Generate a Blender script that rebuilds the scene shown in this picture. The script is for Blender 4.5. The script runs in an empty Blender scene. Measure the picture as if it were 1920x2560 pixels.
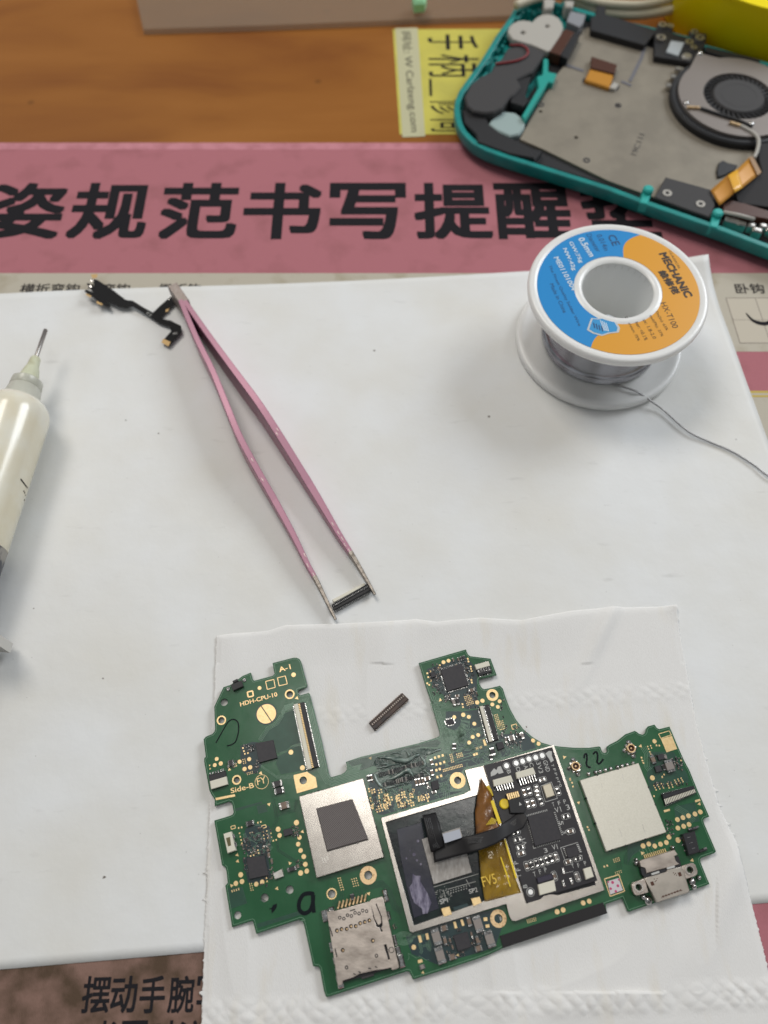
import bpy, bmesh, math, random
from mathutils import Vector, noise
random.seed(7)
rad = math.radians
# units: 1 Blender unit = 1 cm.  The desk top is z = 0.
SC = bpy.context.scene
COL = SC.collection
# ---------------------------------------------------------------- camera
CAMH, PITCH, FPX = 18.8, rad(64), 1923.0
cam_d = bpy.data.cameras.new('camera'); cam = bpy.data.objects.new('camera', cam_d); COL.objects.link(cam)
cam.location = (0, 0, CAMH); cam.rotation_euler = (math.pi/2-PITCH, 0, 0)
cam_d.sensor_fit = 'VERTICAL'; cam_d.sensor_height = 36; cam_d.sensor_width = 27
cam_d.lens = FPX/2560*36; cam_d.clip_start = .5; cam_d.clip_end = 1000
cam_d.dof.use_dof = True; cam_d.dof.focus_distance = 18.2; cam_d.dof.aperture_fstop = .115
SC.camera = cam
SC.render.resolution_x, SC.render.resolution_y = 768, 1024
# ---------------------------------------------------------------- light
w = bpy.data.worlds.new('World'); SC.world = w; w.use_nodes = True
bg = w.node_tree.nodes['Background']; bg.inputs[0].default_value = (.90, .93, .96, 1); bg.inputs[1].default_value = .23
# stand-in for the surrounding room: random pale and dark patches added to vary metal reflections
wt = w.node_tree; wc = wt.nodes.new('ShaderNodeTexCoord'); wn = wt.nodes.new('ShaderNodeTexNoise'); wn.inputs['Scale'].default_value = 3.2; wn.inputs['Detail'].default_value = 2
wr = wt.nodes.new('ShaderNodeValToRGB'); wr.color_ramp.elements[0].position = .40; wr.color_ramp.elements[0].color = (.30, .29, .28, 1); wr.color_ramp.elements[1].position = .60; wr.color_ramp.elements[1].color = (1.5, 1.56, 1.62, 1)
wt.links.new(wc.outputs['Generated'], wn.inputs[0]); wt.links.new(wn.outputs[0], wr.inputs[0]); wt.links.new(wr.outputs[0], bg.inputs[0])
def area(name, loc, target, sx, sy, power, color):
    d = bpy.data.lights.new(name, 'AREA'); d.shape = 'RECTANGLE'; d.size = sx; d.size_y = sy; d.energy = power; d.color = color
    o = bpy.data.objects.new(name, d); COL.objects.link(o); o.location = loc
    o.rotation_euler = (Vector(target)-Vector(loc)).to_track_quat('-Z', 'Y').to_euler(); return o
area('window_light', (95, 85, 80), (0, 8, 0), 55, 55, 104000, (.90, .95, 1))
area('room_light', (-50, 80, 125), (0, 8, 0), 55, 50, 88000, (1, .94, .86))
area('ceiling_light', (8, 24, 150), (2, 6, 0), 62, 13, 26000, (1, .98, .94))
vs = SC.view_settings; vs.view_transform = 'Standard'; vs.look = 'None'; vs.gamma = 1; vs.use_curve_mapping = False; vs.exposure = 0

# ---------------------------------------------------------------- helpers
CF = Vector((0, math.cos(PITCH), -math.sin(PITCH))); CU = Vector((0, math.sin(PITCH), math.cos(PITCH)))
def P(px, py, z=0.0):
    """point of the plane at height z that the photograph shows at pixel (px, py)"""
    d = CF + CU*(-(py-1280)/FPX) + Vector((1, 0, 0))*((px-960)/FPX)
    return Vector((0, 0, CAMH)) + d*((z-CAMH)/d.z)
def scl(px, py, z=0.0): return 1/(P(px+1, py, z)-P(px, py, z)).length     # pixels per cm
def X(ox, oy, s=4.1475):
    return lambda *pts: [(ox+x/s, oy+y/s) for x, y in pts]
A = X(500, 1600); B = X(500, 2000); C = X(850, 1600); D = X(700, 2100); E = X(1100, 1800); F = X(1400, 1800); G = X(1000, 2100)
H = X(900, 1900); I = X(1520, 2100); M = X(1200, 1960); J = X(1120, 0); K = X(1520, 0); L = X(1520, 300); N = X(1300, 0, 2.765)
S = X(1300, 540, 3.318); Q = X(0, 640, 3.318); T = X(700, 1300, 5.53); V = X(1720, 620, 3.687); R3 = X(400, 680); R5 = X(560, 1000)

def node_mat(name, col, rough=.5, metal=0, col2=None, nscale=3.0, nlo=.4, nhi=.65, bump=0, bscale=40, coat=0, alpha=1, trans=0,
             emis=None, stretch=(1, 1, 1), ior=1.45, detail=4, spec=None, bumpdist=.01, sss=0):
    m = bpy.data.materials.new(name); m.use_nodes = True; nt = m.node_tree; p = nt.nodes['Principled BSDF']
    p.inputs['Base Color'].default_value = (*col, 1); p.inputs['Roughness'].default_value = rough
    p.inputs['Metallic'].default_value = metal; p.inputs['Coat Weight'].default_value = coat; p.inputs['Coat Roughness'].default_value = .15
    p.inputs['Alpha'].default_value = alpha; p.inputs['Transmission Weight'].default_value = trans; p.inputs['IOR'].default_value = ior
    if spec is not None: p.inputs['Specular IOR Level'].default_value = spec
    if sss:
        p.inputs['Subsurface Weight'].default_value = sss; p.inputs['Subsurface Radius'].default_value = (.3, .3, .3); p.inputs['Subsurface Scale'].default_value = 1
    tc = nt.nodes.new('ShaderNodeTexCoord'); mp = nt.nodes.new('ShaderNodeMapping'); mp.inputs['Scale'].default_value = stretch
    nt.links.new(tc.outputs['Object'], mp.inputs[0])
    if col2:
        n = nt.nodes.new('ShaderNodeTexNoise'); n.inputs['Scale'].default_value = nscale; n.inputs['Detail'].default_value = detail
        r = nt.nodes.new('ShaderNodeMapRange'); r.inputs[1].default_value = nlo; r.inputs[2].default_value = nhi
        mx = nt.nodes.new('ShaderNodeMix'); mx.data_type = 'RGBA'; mx.inputs[6].default_value = (*col, 1); mx.inputs[7].default_value = (*col2, 1)
        nt.links.new(mp.outputs[0], n.inputs[0]); nt.links.new(n.outputs[0], r.inputs[0]); nt.links.new(r.outputs[0], mx.inputs[0])
        nt.links.new(mx.outputs[2], p.inputs['Base Color'])
    if bump:
        n2 = nt.nodes.new('ShaderNodeTexNoise'); n2.inputs['Scale'].default_value = bscale; n2.inputs['Detail'].default_value = 5
        b = nt.nodes.new('ShaderNodeBump'); b.inputs['Strength'].default_value = bump; b.inputs['Distance'].default_value = bumpdist
        nt.links.new(mp.outputs[0], n2.inputs[0]); nt.links.new(n2.outputs[0], b.inputs['Height']); nt.links.new(b.outputs[0], p.inputs['Normal'])
    return m
def bsdf(m): return m.node_tree.nodes['Principled BSDF']

class MB:
    def __init__(s): s.v = []; s.f = []; s.m = []
    def add(s, vs, fs, mi=0):
        o = len(s.v); s.v += [Vector(v) for v in vs]; s.f += [tuple(i+o for i in f) for f in fs]; s.m += [mi]*len(fs)
    def loops(s, rings, closed=True, cap=True, mi=0):
        """rings: equally long vertex rings joined in a row"""
        n = len(rings[0]); vs = [v for r in rings for v in r]; fs = []
        for i in range(len(rings)-1):
            for j in range(n if closed else n-1):
                a = i*n+j; b = i*n+(j+1) % n; fs.append((a, b, b+n, a+n))
        if cap: fs.append(tuple(range(n-1, -1, -1))); fs.append(tuple((len(rings)-1)*n+j for j in range(n)))
        s.add(vs, fs, mi)
    def prism(s, pts, z0, z1, ch=0, mi=0):
        pts = [Vector((p[0], p[1])) for p in pts]
        if sum(a.x*b.y-b.x*a.y for a, b in zip(pts, pts[1:]+pts[:1])) < 0: pts.reverse()
        rings = [[(p.x, p.y, z0) for p in pts]]
        if ch:
            q = inset(pts, ch); rings += [[(p.x, p.y, z1-ch) for p in pts], [(p.x, p.y, z1) for p in q]]
        else: rings.append([(p.x, p.y, z1) for p in pts])
        s.loops(rings, mi=mi)
    def box(s, c, u, v, hu, hv, z0, z1, ch=0, mi=0):
        c = Vector((c[0], c[1])); u = Vector(u[:2]); v = Vector(v[:2])
        s.prism([c-u*hu-v*hv, c+u*hu-v*hv, c+u*hu+v*hv, c-u*hu+v*hv], z0, z1, ch, mi)
    def disc(s, c, r, z0, z1, n=20, ch=0, mi=0, a0=0):
        s.prism([(c[0]+r*math.cos(a0+2*math.pi*i/n), c[1]+r*math.sin(a0+2*math.pi*i/n)) for i in range(n)], z0, z1, ch, mi)
    def ring(s, c, r0, r1, z0, z1, n=28, mi=0):
        cc = lambda r, z: [(c[0]+r*math.cos(2*math.pi*i/n), c[1]+r*math.sin(2*math.pi*i/n), z) for i in range(n)]
        s.loops([cc(r0, z0), cc(r1, z0), cc(r1, z1), cc(r0, z1), cc(r0, z0)], cap=False, mi=mi)
    def tube(s, pts, r, n=10, mi=0, rs=None):
        pts = [Vector(p) for p in pts]; rings = []
        for i, p in enumerate(pts):
            t = (pts[min(i+1, len(pts)-1)]-pts[max(i-1, 0)]).normalized()
            a = t.cross(Vector((0, 0, 1))); a = a.normalized() if a.length > 1e-4 else Vector((1, 0, 0)); b = t.cross(a).normalized()
            rr = rs[i] if rs else r
            rings.append([p+a*rr*math.cos(2*math.pi*j/n)+b*rr*math.sin(2*math.pi*j/n) for j in range(n)])
        s.loops(rings, mi=mi)
    def lathe(s, o, ax, prof, n=48, mi=0, cap=True):
        """prof: (distance along ax, radius)"""
        ax = Vector(ax).normalized(); a = ax.orthogonal().normalized(); b = ax.cross(a)
        s.loops([[Vector(o)+ax*d+(a*math.cos(2*math.pi*j/n)+b*math.sin(2*math.pi*j/n))*max(r, 1e-4) for j in range(n)] for d, r in prof], cap=cap, mi=mi)
    def strip(s, pts, wd, z0, z1, mi=0, ws=None):
        pts = [Vector((p[0], p[1])) for p in pts]; l = []; r = []
        for i, p in enumerate(pts):
            t = (pts[min(i+1, len(pts)-1)]-pts[max(i-1, 0)]); t.normalize(); nn = Vector((-t.y, t.x)); ww = ws[i] if ws else wd
            l.append(p+nn*ww/2); r.append(p-nn*ww/2)
        rings = []
        for a, b in zip(l, r): rings.append([(a.x, a.y, z1), (b.x, b.y, z1), (b.x, b.y, z0), (a.x, a.y, z0)])
        s.loops(rings, mi=mi)
def inset(pts, d):
    out = []; n = len(pts)
    for i in range(n):
        a, b, c = pts[i-1], pts[i], pts[(i+1) % n]
        e1 = (b-a).normalized(); e2 = (c-b).normalized(); n1 = Vector((-e1.y, e1.x)); n2 = Vector((-e2.y, e2.x))
        m = n1+n2; L2 = m.length_squared
        out.append(b+(m*(2*d/L2) if L2 > .3 else n1*d))
    return out
def smooth_path(pts, n=6):
    pts = [Vector(p) for p in pts]; out = []
    for i in range(len(pts)-1):
        p0 = pts[max(i-1, 0)]; p1 = pts[i]; p2 = pts[i+1]; p3 = pts[min(i+2, len(pts)-1)]
        for k in range(n):
            t = k/n; out.append(.5*((2*p1)+(p2-p0)*t+(2*p0-5*p1+4*p2-p3)*t*t+(3*p1-p0-3*p2+p3)*t**3))
    out.append(pts[-1]); return out
def basis(o):
    return Vector(o.get('_b', (0, 0, 0))) if o else Vector((0, 0, 0))
def link(name, mesh, mats, parent=None, smooth=False):
    b = basis(parent)
    if b.length: mesh.transform(__import__('mathutils').Matrix.Translation(-b))
    for m in (mats if isinstance(mats, (list, tuple)) else [mats]): mesh.materials.append(m)
    if smooth: mesh.polygons.foreach_set('use_smooth', [True]*len(mesh.polygons))
    o = bpy.data.objects.new(name, mesh); COL.objects.link(o)
    if parent: o.parent = parent; o['_b'] = list(b)
    return o
def obj(name, mb, mats, parent=None, smooth=False, sharp=None):
    me = bpy.data.meshes.new(name); me.from_pydata(mb.v, [], mb.f); me.validate()
    mats = mats if isinstance(mats, (list, tuple)) else [mats]
    if len(me.polygons) == len(mb.m): me.polygons.foreach_set('material_index', mb.m)
    bm = bmesh.new(); bm.from_mesh(me); bmesh.ops.recalc_face_normals(bm, faces=bm.faces); bm.to_mesh(me); bm.free()
    o = link(name, me, mats, parent, smooth)
    if smooth and sharp: me.set_sharp_from_angle(angle=rad(sharp))
    return o
def thing(name, label, cat, loc=(0, 0, 0), group=None):
    o = bpy.data.objects.new(name, None); COL.objects.link(o); o.location = loc; o['_b'] = list(loc); o.empty_display_size = .2
    o['label'] = label; o['category'] = cat
    if group: o['group'] = group
    return o
def tag(o, label, cat, group=None, kind=None):
    o['label'] = label; o['category'] = cat
    if group: o['group'] = group
    if kind: o['kind'] = kind
    return o
def W(pts, z): return [P(x, y, z) for x, y in pts]
def plate(name, outer, z0, z1, mat, parent=None, holes=(), inner=(), bevel=0, world=False):
    """flat plate with round holes (px, py, r px) and polygonal openings"""
    c = bpy.data.curves.new(name, 'CURVE'); c.dimensions = '2D'; c.fill_mode = 'BOTH'; c.extrude = (z1-z0)/2-bevel
    c.bevel_depth = bevel; c.bevel_resolution = 1
    def sp(pts):
        s = c.splines.new('POLY'); s.points.add(len(pts)-1); s.use_cyclic_u = True
        for i, p in enumerate(pts): s.points[i].co = (p[0], p[1], 0, 1)
    sp(outer if world else W(outer, z1))
    for h in holes:
        q = P(h[0], h[1], z1); r = h[2]/scl(h[0], h[1], z1); sp([(q.x+r*math.cos(a*.2618), q.y+r*math.sin(a*.2618)) for a in range(24)])
    for i in inner: sp(i if world else W(i, z1))
    t = bpy.data.objects.new('t', c); COL.objects.link(t); bpy.context.view_layer.update()
    me = bpy.data.meshes.new_from_object(t.evaluated_get(bpy.context.evaluated_depsgraph_get()))
    me.transform(__import__('mathutils').Matrix.Translation((0, 0, (z0+z1)/2))); bpy.data.objects.remove(t); me.materials.clear(); me.name = name
    return link(name, me, mat, parent)
def text_mesh(s, p0, p1, z, h=None, bold=0, up=None):
    """flat lettering; p0 -> p1 pixels of the lower left and lower right corner, h glyph height in cm"""
    c = bpy.data.curves.new('t', 'FONT'); c.body = s; c.resolution_u = 3
    t = bpy.data.objects.new('t', c); COL.objects.link(t); bpy.context.view_layer.update()
    me = bpy.data.meshes.new_from_object(t.evaluated_get(bpy.context.evaluated_depsgraph_get())); bpy.data.objects.remove(t)
    if bold:                                                         # heavier strokes: the outline repeated round itself
        bm = bmesh.new()
        for i in range(9):
            dx, dy = [(bold*1.25*a, bold*1.25*c) for a in (-1, 1, 0) for c in (-1, 1, 0)][i]; n0 = len(bm.verts); bm.from_mesh(me); bm.verts.ensure_lookup_table()
            for v in bm.verts[n0:]: v.co.x += dx; v.co.y += dy; v.co.z = i
        bm.to_mesh(me); bm.free()
    else:
        for v in me.vertices: v.co.z = 0
    xs = [v.co.x for v in me.vertices]; ys = [v.co.y for v in me.vertices]; x0, x1, y0, y1 = min(xs), max(xs), min(ys), max(ys)
    a = P(*p0, z); b = P(*p1, z); u = b-a; k = u.length/(x1-x0); ud = u.normalized(); vd = Vector((-ud.y, ud.x, 0)); ky = h/(y1-y0) if h else k
    for v in me.vertices:
        q = a+ud*((v.co.x-x0)*k)+vd*((v.co.y-y0)*ky); v.co = (q.x, q.y, z+.00025*v.co.z)
    me.materials.clear(); return me
def ptext(s, p0, p1, z, mat, parent=None, h=None, bold=0, name='printed_text'):
    me = text_mesh(s, p0, p1, z, h, bold); me.name = name; return link(name, me, mat, parent)
def join_text(name, items, mat, parent):
    bm = bmesh.new()
    for it in items:
        me = text_mesh(*it[:4], **(it[4] if len(it) > 4 else {})); bm.from_mesh(me)
    me = bpy.data.meshes.new(name); bm.to_mesh(me); bm.free(); return link(name, me, mat, parent)
def block(name, quad, z0, z1, mat, parent, ch=.006):
    m = MB(); m.prism(W(quad, z1), z0, z1, ch); return obj(name, m, mat, parent)

# ---------------------------------------------------------------- materials
m_pcb = node_mat('pcb_green', (.016, .088, .034), .21, col2=(.024, .108, .045), nscale=1.3, bump=.10, bscale=5, spec=.6, bumpdist=.02)
m_pcbedge = node_mat('pcb_dark_green', (.012, .058, .034), .32, col2=(.016, .07, .042), nscale=6, spec=.6)
m_pcbblue = node_mat('pcb_blue_green', (.008, .032, .035), .3, spec=.6)
m_trace_rim = node_mat('trace_rim_green', (.13, .25, .16), .3, spec=.7)
m_traced = node_mat('trace_dark', (.008, .040, .026), .35)
m_gold = node_mat('gold_pad', (.86, .64, .34), .36, .7, col2=(.78, .56, .28), nscale=20)
m_goldd = node_mat('worn_gold', (.78, .56, .32), .42, .7, col2=(.42, .25, .12), nscale=14, nlo=.5, nhi=.7)
m_tin = node_mat('shield_tin', (.56, .52, .47), .24, .95, col2=(.46, .42, .38), nscale=2.5, bump=.02, bscale=3, bumpdist=.004)
m_tinmat = node_mat('shield_matte_tin', (.72, .69, .60), .42, .6, col2=(.65, .62, .53), nscale=34, nlo=.35, nhi=.7, bump=.06, bscale=30, bumpdist=.003, detail=8)
m_steel = node_mat('steel', (.62, .60, .56), .3, .9, col2=(.45, .42, .38), nscale=5)
m_slot = node_mat('card_slot_steel', (.56, .49, .43), .36, .8, col2=(.36, .31, .27), nscale=2.4, bump=.2, bscale=20, stretch=(1, 2, 1))
m_solder = node_mat('solder', (.70, .69, .67), .13, 1, col2=(.30, .29, .28), nscale=14, bump=.3, bscale=20)
m_black = node_mat('black_plastic', (.018, .018, .021), .42)
m_chip = node_mat('chip_black', (.030, .028, .033), .5, col2=(.037, .034, .038), nscale=15, bump=.1, bscale=120)
m_modpcb = node_mat('black_board', (.014, .012, .016), .35, bump=.08, bscale=20, spec=.5)
m_white = node_mat('white_print', (.50, .50, .48), .6)
m_cream = node_mat('cream_plastic', (.70, .67, .56), .5)
m_beige = node_mat('beige_metal', (.60, .54, .42), .4, .4)
m_capb = node_mat('ceramic_brown', (.22, .16, .12), .5, col2=(.16, .115, .09), nscale=20)
m_capg = node_mat('ceramic_grey', (.26, .23, .21), .45)
m_capk = node_mat('ceramic_black', (.03, .028, .03), .4)
m_amber = node_mat('amber_film', (.52, .33, .035), .10, 0, col2=(.30, .17, .02), nscale=1.6, alpha=.66, spec=.8, bump=.8, bscale=1.6, bumpdist=.08)
m_amberd = node_mat('brown_film', (.26, .11, .025), .25, 0, col2=(.10, .05, .03), nscale=3, alpha=.93, spec=.8, bump=.8, bscale=3, bumpdist=.06)
m_yellow = node_mat('bright_yellow_film', (.85, .62, .02), .35)
m_ink = node_mat('black_ink', (.020, .019, .022), .85, spec=.08)
m_pen = node_mat('marker_ink', (.006, .010, .012), .6, spec=.15)
m_die = node_mat('bare_die', (.30, .28, .26), .45, .55, col2=(.40, .38, .36), nscale=5, stretch=(3, 1, 1), bump=.2, bscale=30)
m_subst = node_mat('processor_substrate', (.012, .022, .020), .16, col2=(.007, .010, .012), nscale=3, bump=.12, bscale=4, bumpdist=.02)
m_residue = node_mat('residue', (.26, .24, .32), .4, col2=(.10, .09, .14), nscale=4, nlo=.4, nhi=.6, bump=.9, bscale=14, bumpdist=.02, stretch=(3, 1, 1))
m_flux = node_mat('flux_gloss', (.27, .34, .30), .12, 0, col2=(.05, .085, .07), nscale=3, bump=.8, bscale=6, bumpdist=.05, spec=.9, coat=.6)
m_ribbon = node_mat('black_ribbon', (.016, .015, .016), .42, bump=.15, bscale=8, spec=.3)
m_foam = node_mat('black_foam', (.018, .016, .017), .75, bump=.3, bscale=50)
m_teal = node_mat('teal_plastic', (.010, .26, .24), .35, col2=(.012, .21, .20), nscale=2)
m_midp = node_mat('mid_plate', (.27, .24, .19), .55, .25, col2=(.22, .195, .155), nscale=.9, bump=.06, bscale=10)
m_fanp = node_mat('fan_cover', (.25, .22, .20), .45, .3)
m_dgrey = node_mat('dark_rubber', (.045, .043, .044), .7)
m_dark = node_mat('dark_plastic', (.016, .016, .018), .5)
m_flexo = node_mat('orange_flex', (.55, .25, .035), .35, .1)
m_flexb = node_mat('brown_flex', (.075, .026, .014), .4)
m_pwhite = node_mat('white_silicone', (.42, .40, .36), .55)
m_lead = node_mat('solder_wire', (.50, .50, .52), .2, 1)

# ---------------------------------------------------------------- desk, mat, sheet, tissue
def rect(p, z0, z1): return [(x, y, z) for z in (z0, z1) for x, y in p]
def wood():
    m = node_mat('varnished_wood', (.36, .125, .026), .42, spec=.16, bump=.15, bscale=2.5, bumpdist=.03, stretch=(.3, 1.5, 1)); nt = m.node_tree; p = bsdf(m)
    tc = nt.nodes.new('ShaderNodeTexCoord'); mp = nt.nodes.new('ShaderNodeMapping'); mp.inputs['Scale'].default_value = (.07, .22, .5)
    n = nt.nodes.new('ShaderNodeTexNoise'); n.inputs['Scale'].default_value = 1.3; n.inputs['Detail'].default_value = 7; n.inputs['Distortion'].default_value = .7
    cr = nt.nodes.new('ShaderNodeValToRGB'); e = cr.color_ramp.elements; e[0].position = .32; e[0].color = (.22, .075, .015, 1); e[1].position = .66; e[1].color = (.32, .125, .026, 1)
    x = e.new(.48); x.color = (.28, .105, .020, 1)
    v = nt.nodes.new('ShaderNodeTexVoronoi'); v.inputs['Scale'].default_value = .55; r = nt.nodes.new('ShaderNodeMapRange')
    r.inputs[1].default_value = .03; r.inputs[2].default_value = .10; r.inputs[3].default_value = .7; r.inputs[4].default_value = 1
    mx = nt.nodes.new('ShaderNodeMix'); mx.data_type = 'RGBA'; mx.blend_type = 'MULTIPLY'; mx.inputs[0].default_value = 1
    nt.links.new(tc.outputs['Object'], mp.inputs[0]); nt.links.new(mp.outputs[0], n.inputs[0]); nt.links.new(n.outputs[0], cr.inputs[0])
    nt.links.new(tc.outputs['Object'], v.inputs[0]); nt.links.new(v.outputs[0], r.inputs[0]); nt.links.new(cr.outputs[0], mx.inputs[6]); nt.links.new(r.outputs[0], mx.inputs[7])
    nt.links.new(mx.outputs[2], p.inputs['Base Color']); return m
m_wood = wood()
b = MB(); b.box((0, 20), (1, 0), (0, 1), 75, 50, -3, 0, .2); tag(obj('desk', b, m_wood), 'varnished orange-brown wooden desk under everything', 'desk')
y_top = P(960, 356, .1).y
mat_root = thing('desk_mat', 'pink writing mat with heavy black lettering lying on the wooden desk', 'desk mat', (0, 5, 0))
def fabric(name, c, c2, dirt=True):
    m = node_mat(name, c, .85, spec=.12, bump=.5, bscale=12, bumpdist=.02, stretch=(5, 1.2, 1)); nt = m.node_tree; p = bsdf(m)
    tc = nt.nodes.new('ShaderNodeTexCoord')
    n = nt.nodes.new('ShaderNodeTexNoise'); n.inputs['Scale'].default_value = .9; n.inputs['Detail'].default_value = 6
    r = nt.nodes.new('ShaderNodeMapRange'); r.inputs[1].default_value = .52; r.inputs[2].default_value = .75
    mx = nt.nodes.new('ShaderNodeMix'); mx.data_type = 'RGBA'; mx.inputs[6].default_value = (*c, 1); mx.inputs[7].default_value = (*c2, 1)
    nt.links.new(tc.outputs['Object'], n.inputs[0]); nt.links.new(n.outputs[0], r.inputs[0]); nt.links.new(r.outputs[0], mx.inputs[0])
    # hand-worn grimy patch near the front left edge of the mat
    ln = nt.nodes.new('ShaderNodeVectorMath'); ln.operation = 'DISTANCE'; ln.inputs[1].default_value = (-7.5, -8.5, .1)
    n2 = nt.nodes.new('ShaderNodeTexNoise'); n2.inputs['Scale'].default_value = .7; n2.inputs['Detail'].default_value = 5
    ad = nt.nodes.new('ShaderNodeMath'); ad.operation = 'MULTIPLY_ADD'; ad.inputs[1].default_value = 3; nt.links.new(n2.outputs[0], ad.inputs[0])
    nt.links.new(tc.outputs['Object'], ln.inputs[0]); nt.links.new(tc.outputs['Object'], n2.inputs[0]); nt.links.new(ln.outputs['Value'], ad.inputs[2])
    r2 = nt.nodes.new('ShaderNodeMapRange'); r2.inputs[1].default_value = 10.5; r2.inputs[2].default_value = 5.5; nt.links.new(ad.outputs[0], r2.inputs[0])
    n3 = nt.nodes.new('ShaderNodeTexNoise'); n3.inputs['Scale'].default_value = 1.6; n3.inputs['Detail'].default_value = 6; nt.links.new(tc.outputs['Object'], n3.inputs[0])
    cr = nt.nodes.new('ShaderNodeValToRGB'); cr.color_ramp.elements[0].position = .35; cr.color_ramp.elements[0].color = (.10, .066, .045, 1)
    cr.color_ramp.elements[1].position = .62; cr.color_ramp.elements[1].color = (.25, .155, .125, 1); nt.links.new(n3.outputs[0], cr.inputs[0])
    m2 = nt.nodes.new('ShaderNodeMix'); m2.data_type = 'RGBA'; nt.links.new(mx.outputs[2], m2.inputs[6]); nt.links.new(cr.outputs[0], m2.inputs[7])
    nt.links.new(r2.outputs[0], m2.inputs[0]); nt.links.new(m2.outputs[2], p.inputs['Base Color']); return m
m_pink = fabric('mat_pink', (.43, .165, .19), (.35, .135, .15))
m_band = node_mat('mat_grey_print', (.47, .43, .35), .7, col2=(.33, .28, .19), nscale=1.1, nlo=.55, nhi=.8, bump=.2, bscale=20)
m_gline = node_mat('mat_yellow_line', (.50, .37, .08), .7)
m_edge = node_mat('mat_border', (.55, .22, .26), .6, col2=(.44, .16, .19), nscale=2)
b = MB(); b.prism([(-28, -14), (28, -14), (28, y_top), (-28, y_top)], .003, .10, .03); obj('pad', b, m_pink, mat_root)
def band(name, ya, yb, mat, z=.103, x0=-28, x1=28):
    b = MB(); b.prism([(x0, yb), (x1, yb), (x1, ya), (x0, ya)], .1, z); return obj(name, b, mat, mat_root)
Y = lambda py: P(960, py, .1).y
band('stitched_border', Y(357), Y(374), m_edge)
band('printed_panel', Y(683), Y(879), m_band)
band('printed_panel', Y(993), Y(2080), m_band); band('printed_line', Y(977), Y(983), m_gline); band('printed_line', Y(988), Y(993), m_gline, .106)
band('printed_line', Y(983), Y(988), m_band, .104)
zt = .104
for ch, xc in zip('姿规范书写提醒垫', (44, 259, 488, 700, 918, 1136, 1343, 1564)):
    a = P(xc-99, 598, zt); t = P(xc-99, 457, zt)
    ptext(ch, (xc-99, 598), (xc+99, 598), zt, m_ink, mat_root, h=t.y-a.y, bold=.021, name='printed_character')
m_inkg = node_mat('grey_ink', (.05, .045, .043), .85, spec=.08)
for s, x0, x1 in (('横折弯钩', 47, 196), ('竖弯钩', 215, 322), ('撇折钩', 395, 500), ('卧钩', 1841, 1914)):
    ptext(s, (x0, 734), (x1, 734), .108, m_inkg, mat_root, h=P(0, 709, .1).y-P(0, 734, .1).y, bold=.012, name='printed_character')
m_grid = node_mat('grid_ink', (.20, .16, .14), .7)
b = MB(); zz = .108
def pxstrip(b, pts, wpx, z0, z1, mi=0, sm=0):
    if sm: pts = [tuple(p) for p in smooth_path([(x, y, 0) for x, y in pts], sm)]; pts = [(p[0], p[1]) for p in pts]
    w_ = W(pts, z1); b.strip(w_, wpx/scl(*pts[len(pts)//2], z1), z0, z1, mi)
b.prism(W(V((350, 460), (1100, 460), (1230, 875), (480, 875)), .106), .1, .106, mi=1)
for p in (V((350, 460), (1100, 460)), V((480, 875), (1230, 875)), V((350, 460), (480, 875)), V((620, 460), (760, 875))): pxstrip(b, p, 1.6, .104, zz)
for i in range(14): pxstrip(b, V((415+i*26, 662), (430+i*26, 662)), 1.6, .104, zz)
obj('practice_grid', b, [m_grid, node_mat('grid_paper', (.52, .47, .38), .7)], mat_root)
b = MB(); q = V((535, 600), (600, 668), (680, 695), (740, 690), (840, 640), (850, 560)); q = smooth_path([(x, y, 0) for x, y in q], 5)
b.strip(W([(p.x, p.y) for p in q], .112), .1, .1, .112, ws=[.03+.11*min(1, i/8) for i in range(len(q))]); obj('printed_character', b, m_ink, mat_root)
for ch, x0, x1 in (('摆', 200, 270), ('动', 272, 338), ('手', 345, 409), ('腕', 417, 482), ('写', 488, 556)):
    ptext(ch, (x0, 2534), (x1, 2532), .104, m_ink, mat_root, h=.66, bold=.014, name='printed_character')
for i, ch in enumerate('书写时注意'):
    ptext(ch, (222+i*73, 2656), (288+i*73, 2654), .104, m_ink, mat_root, h=.70, bold=.014, name='printed_character')

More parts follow.
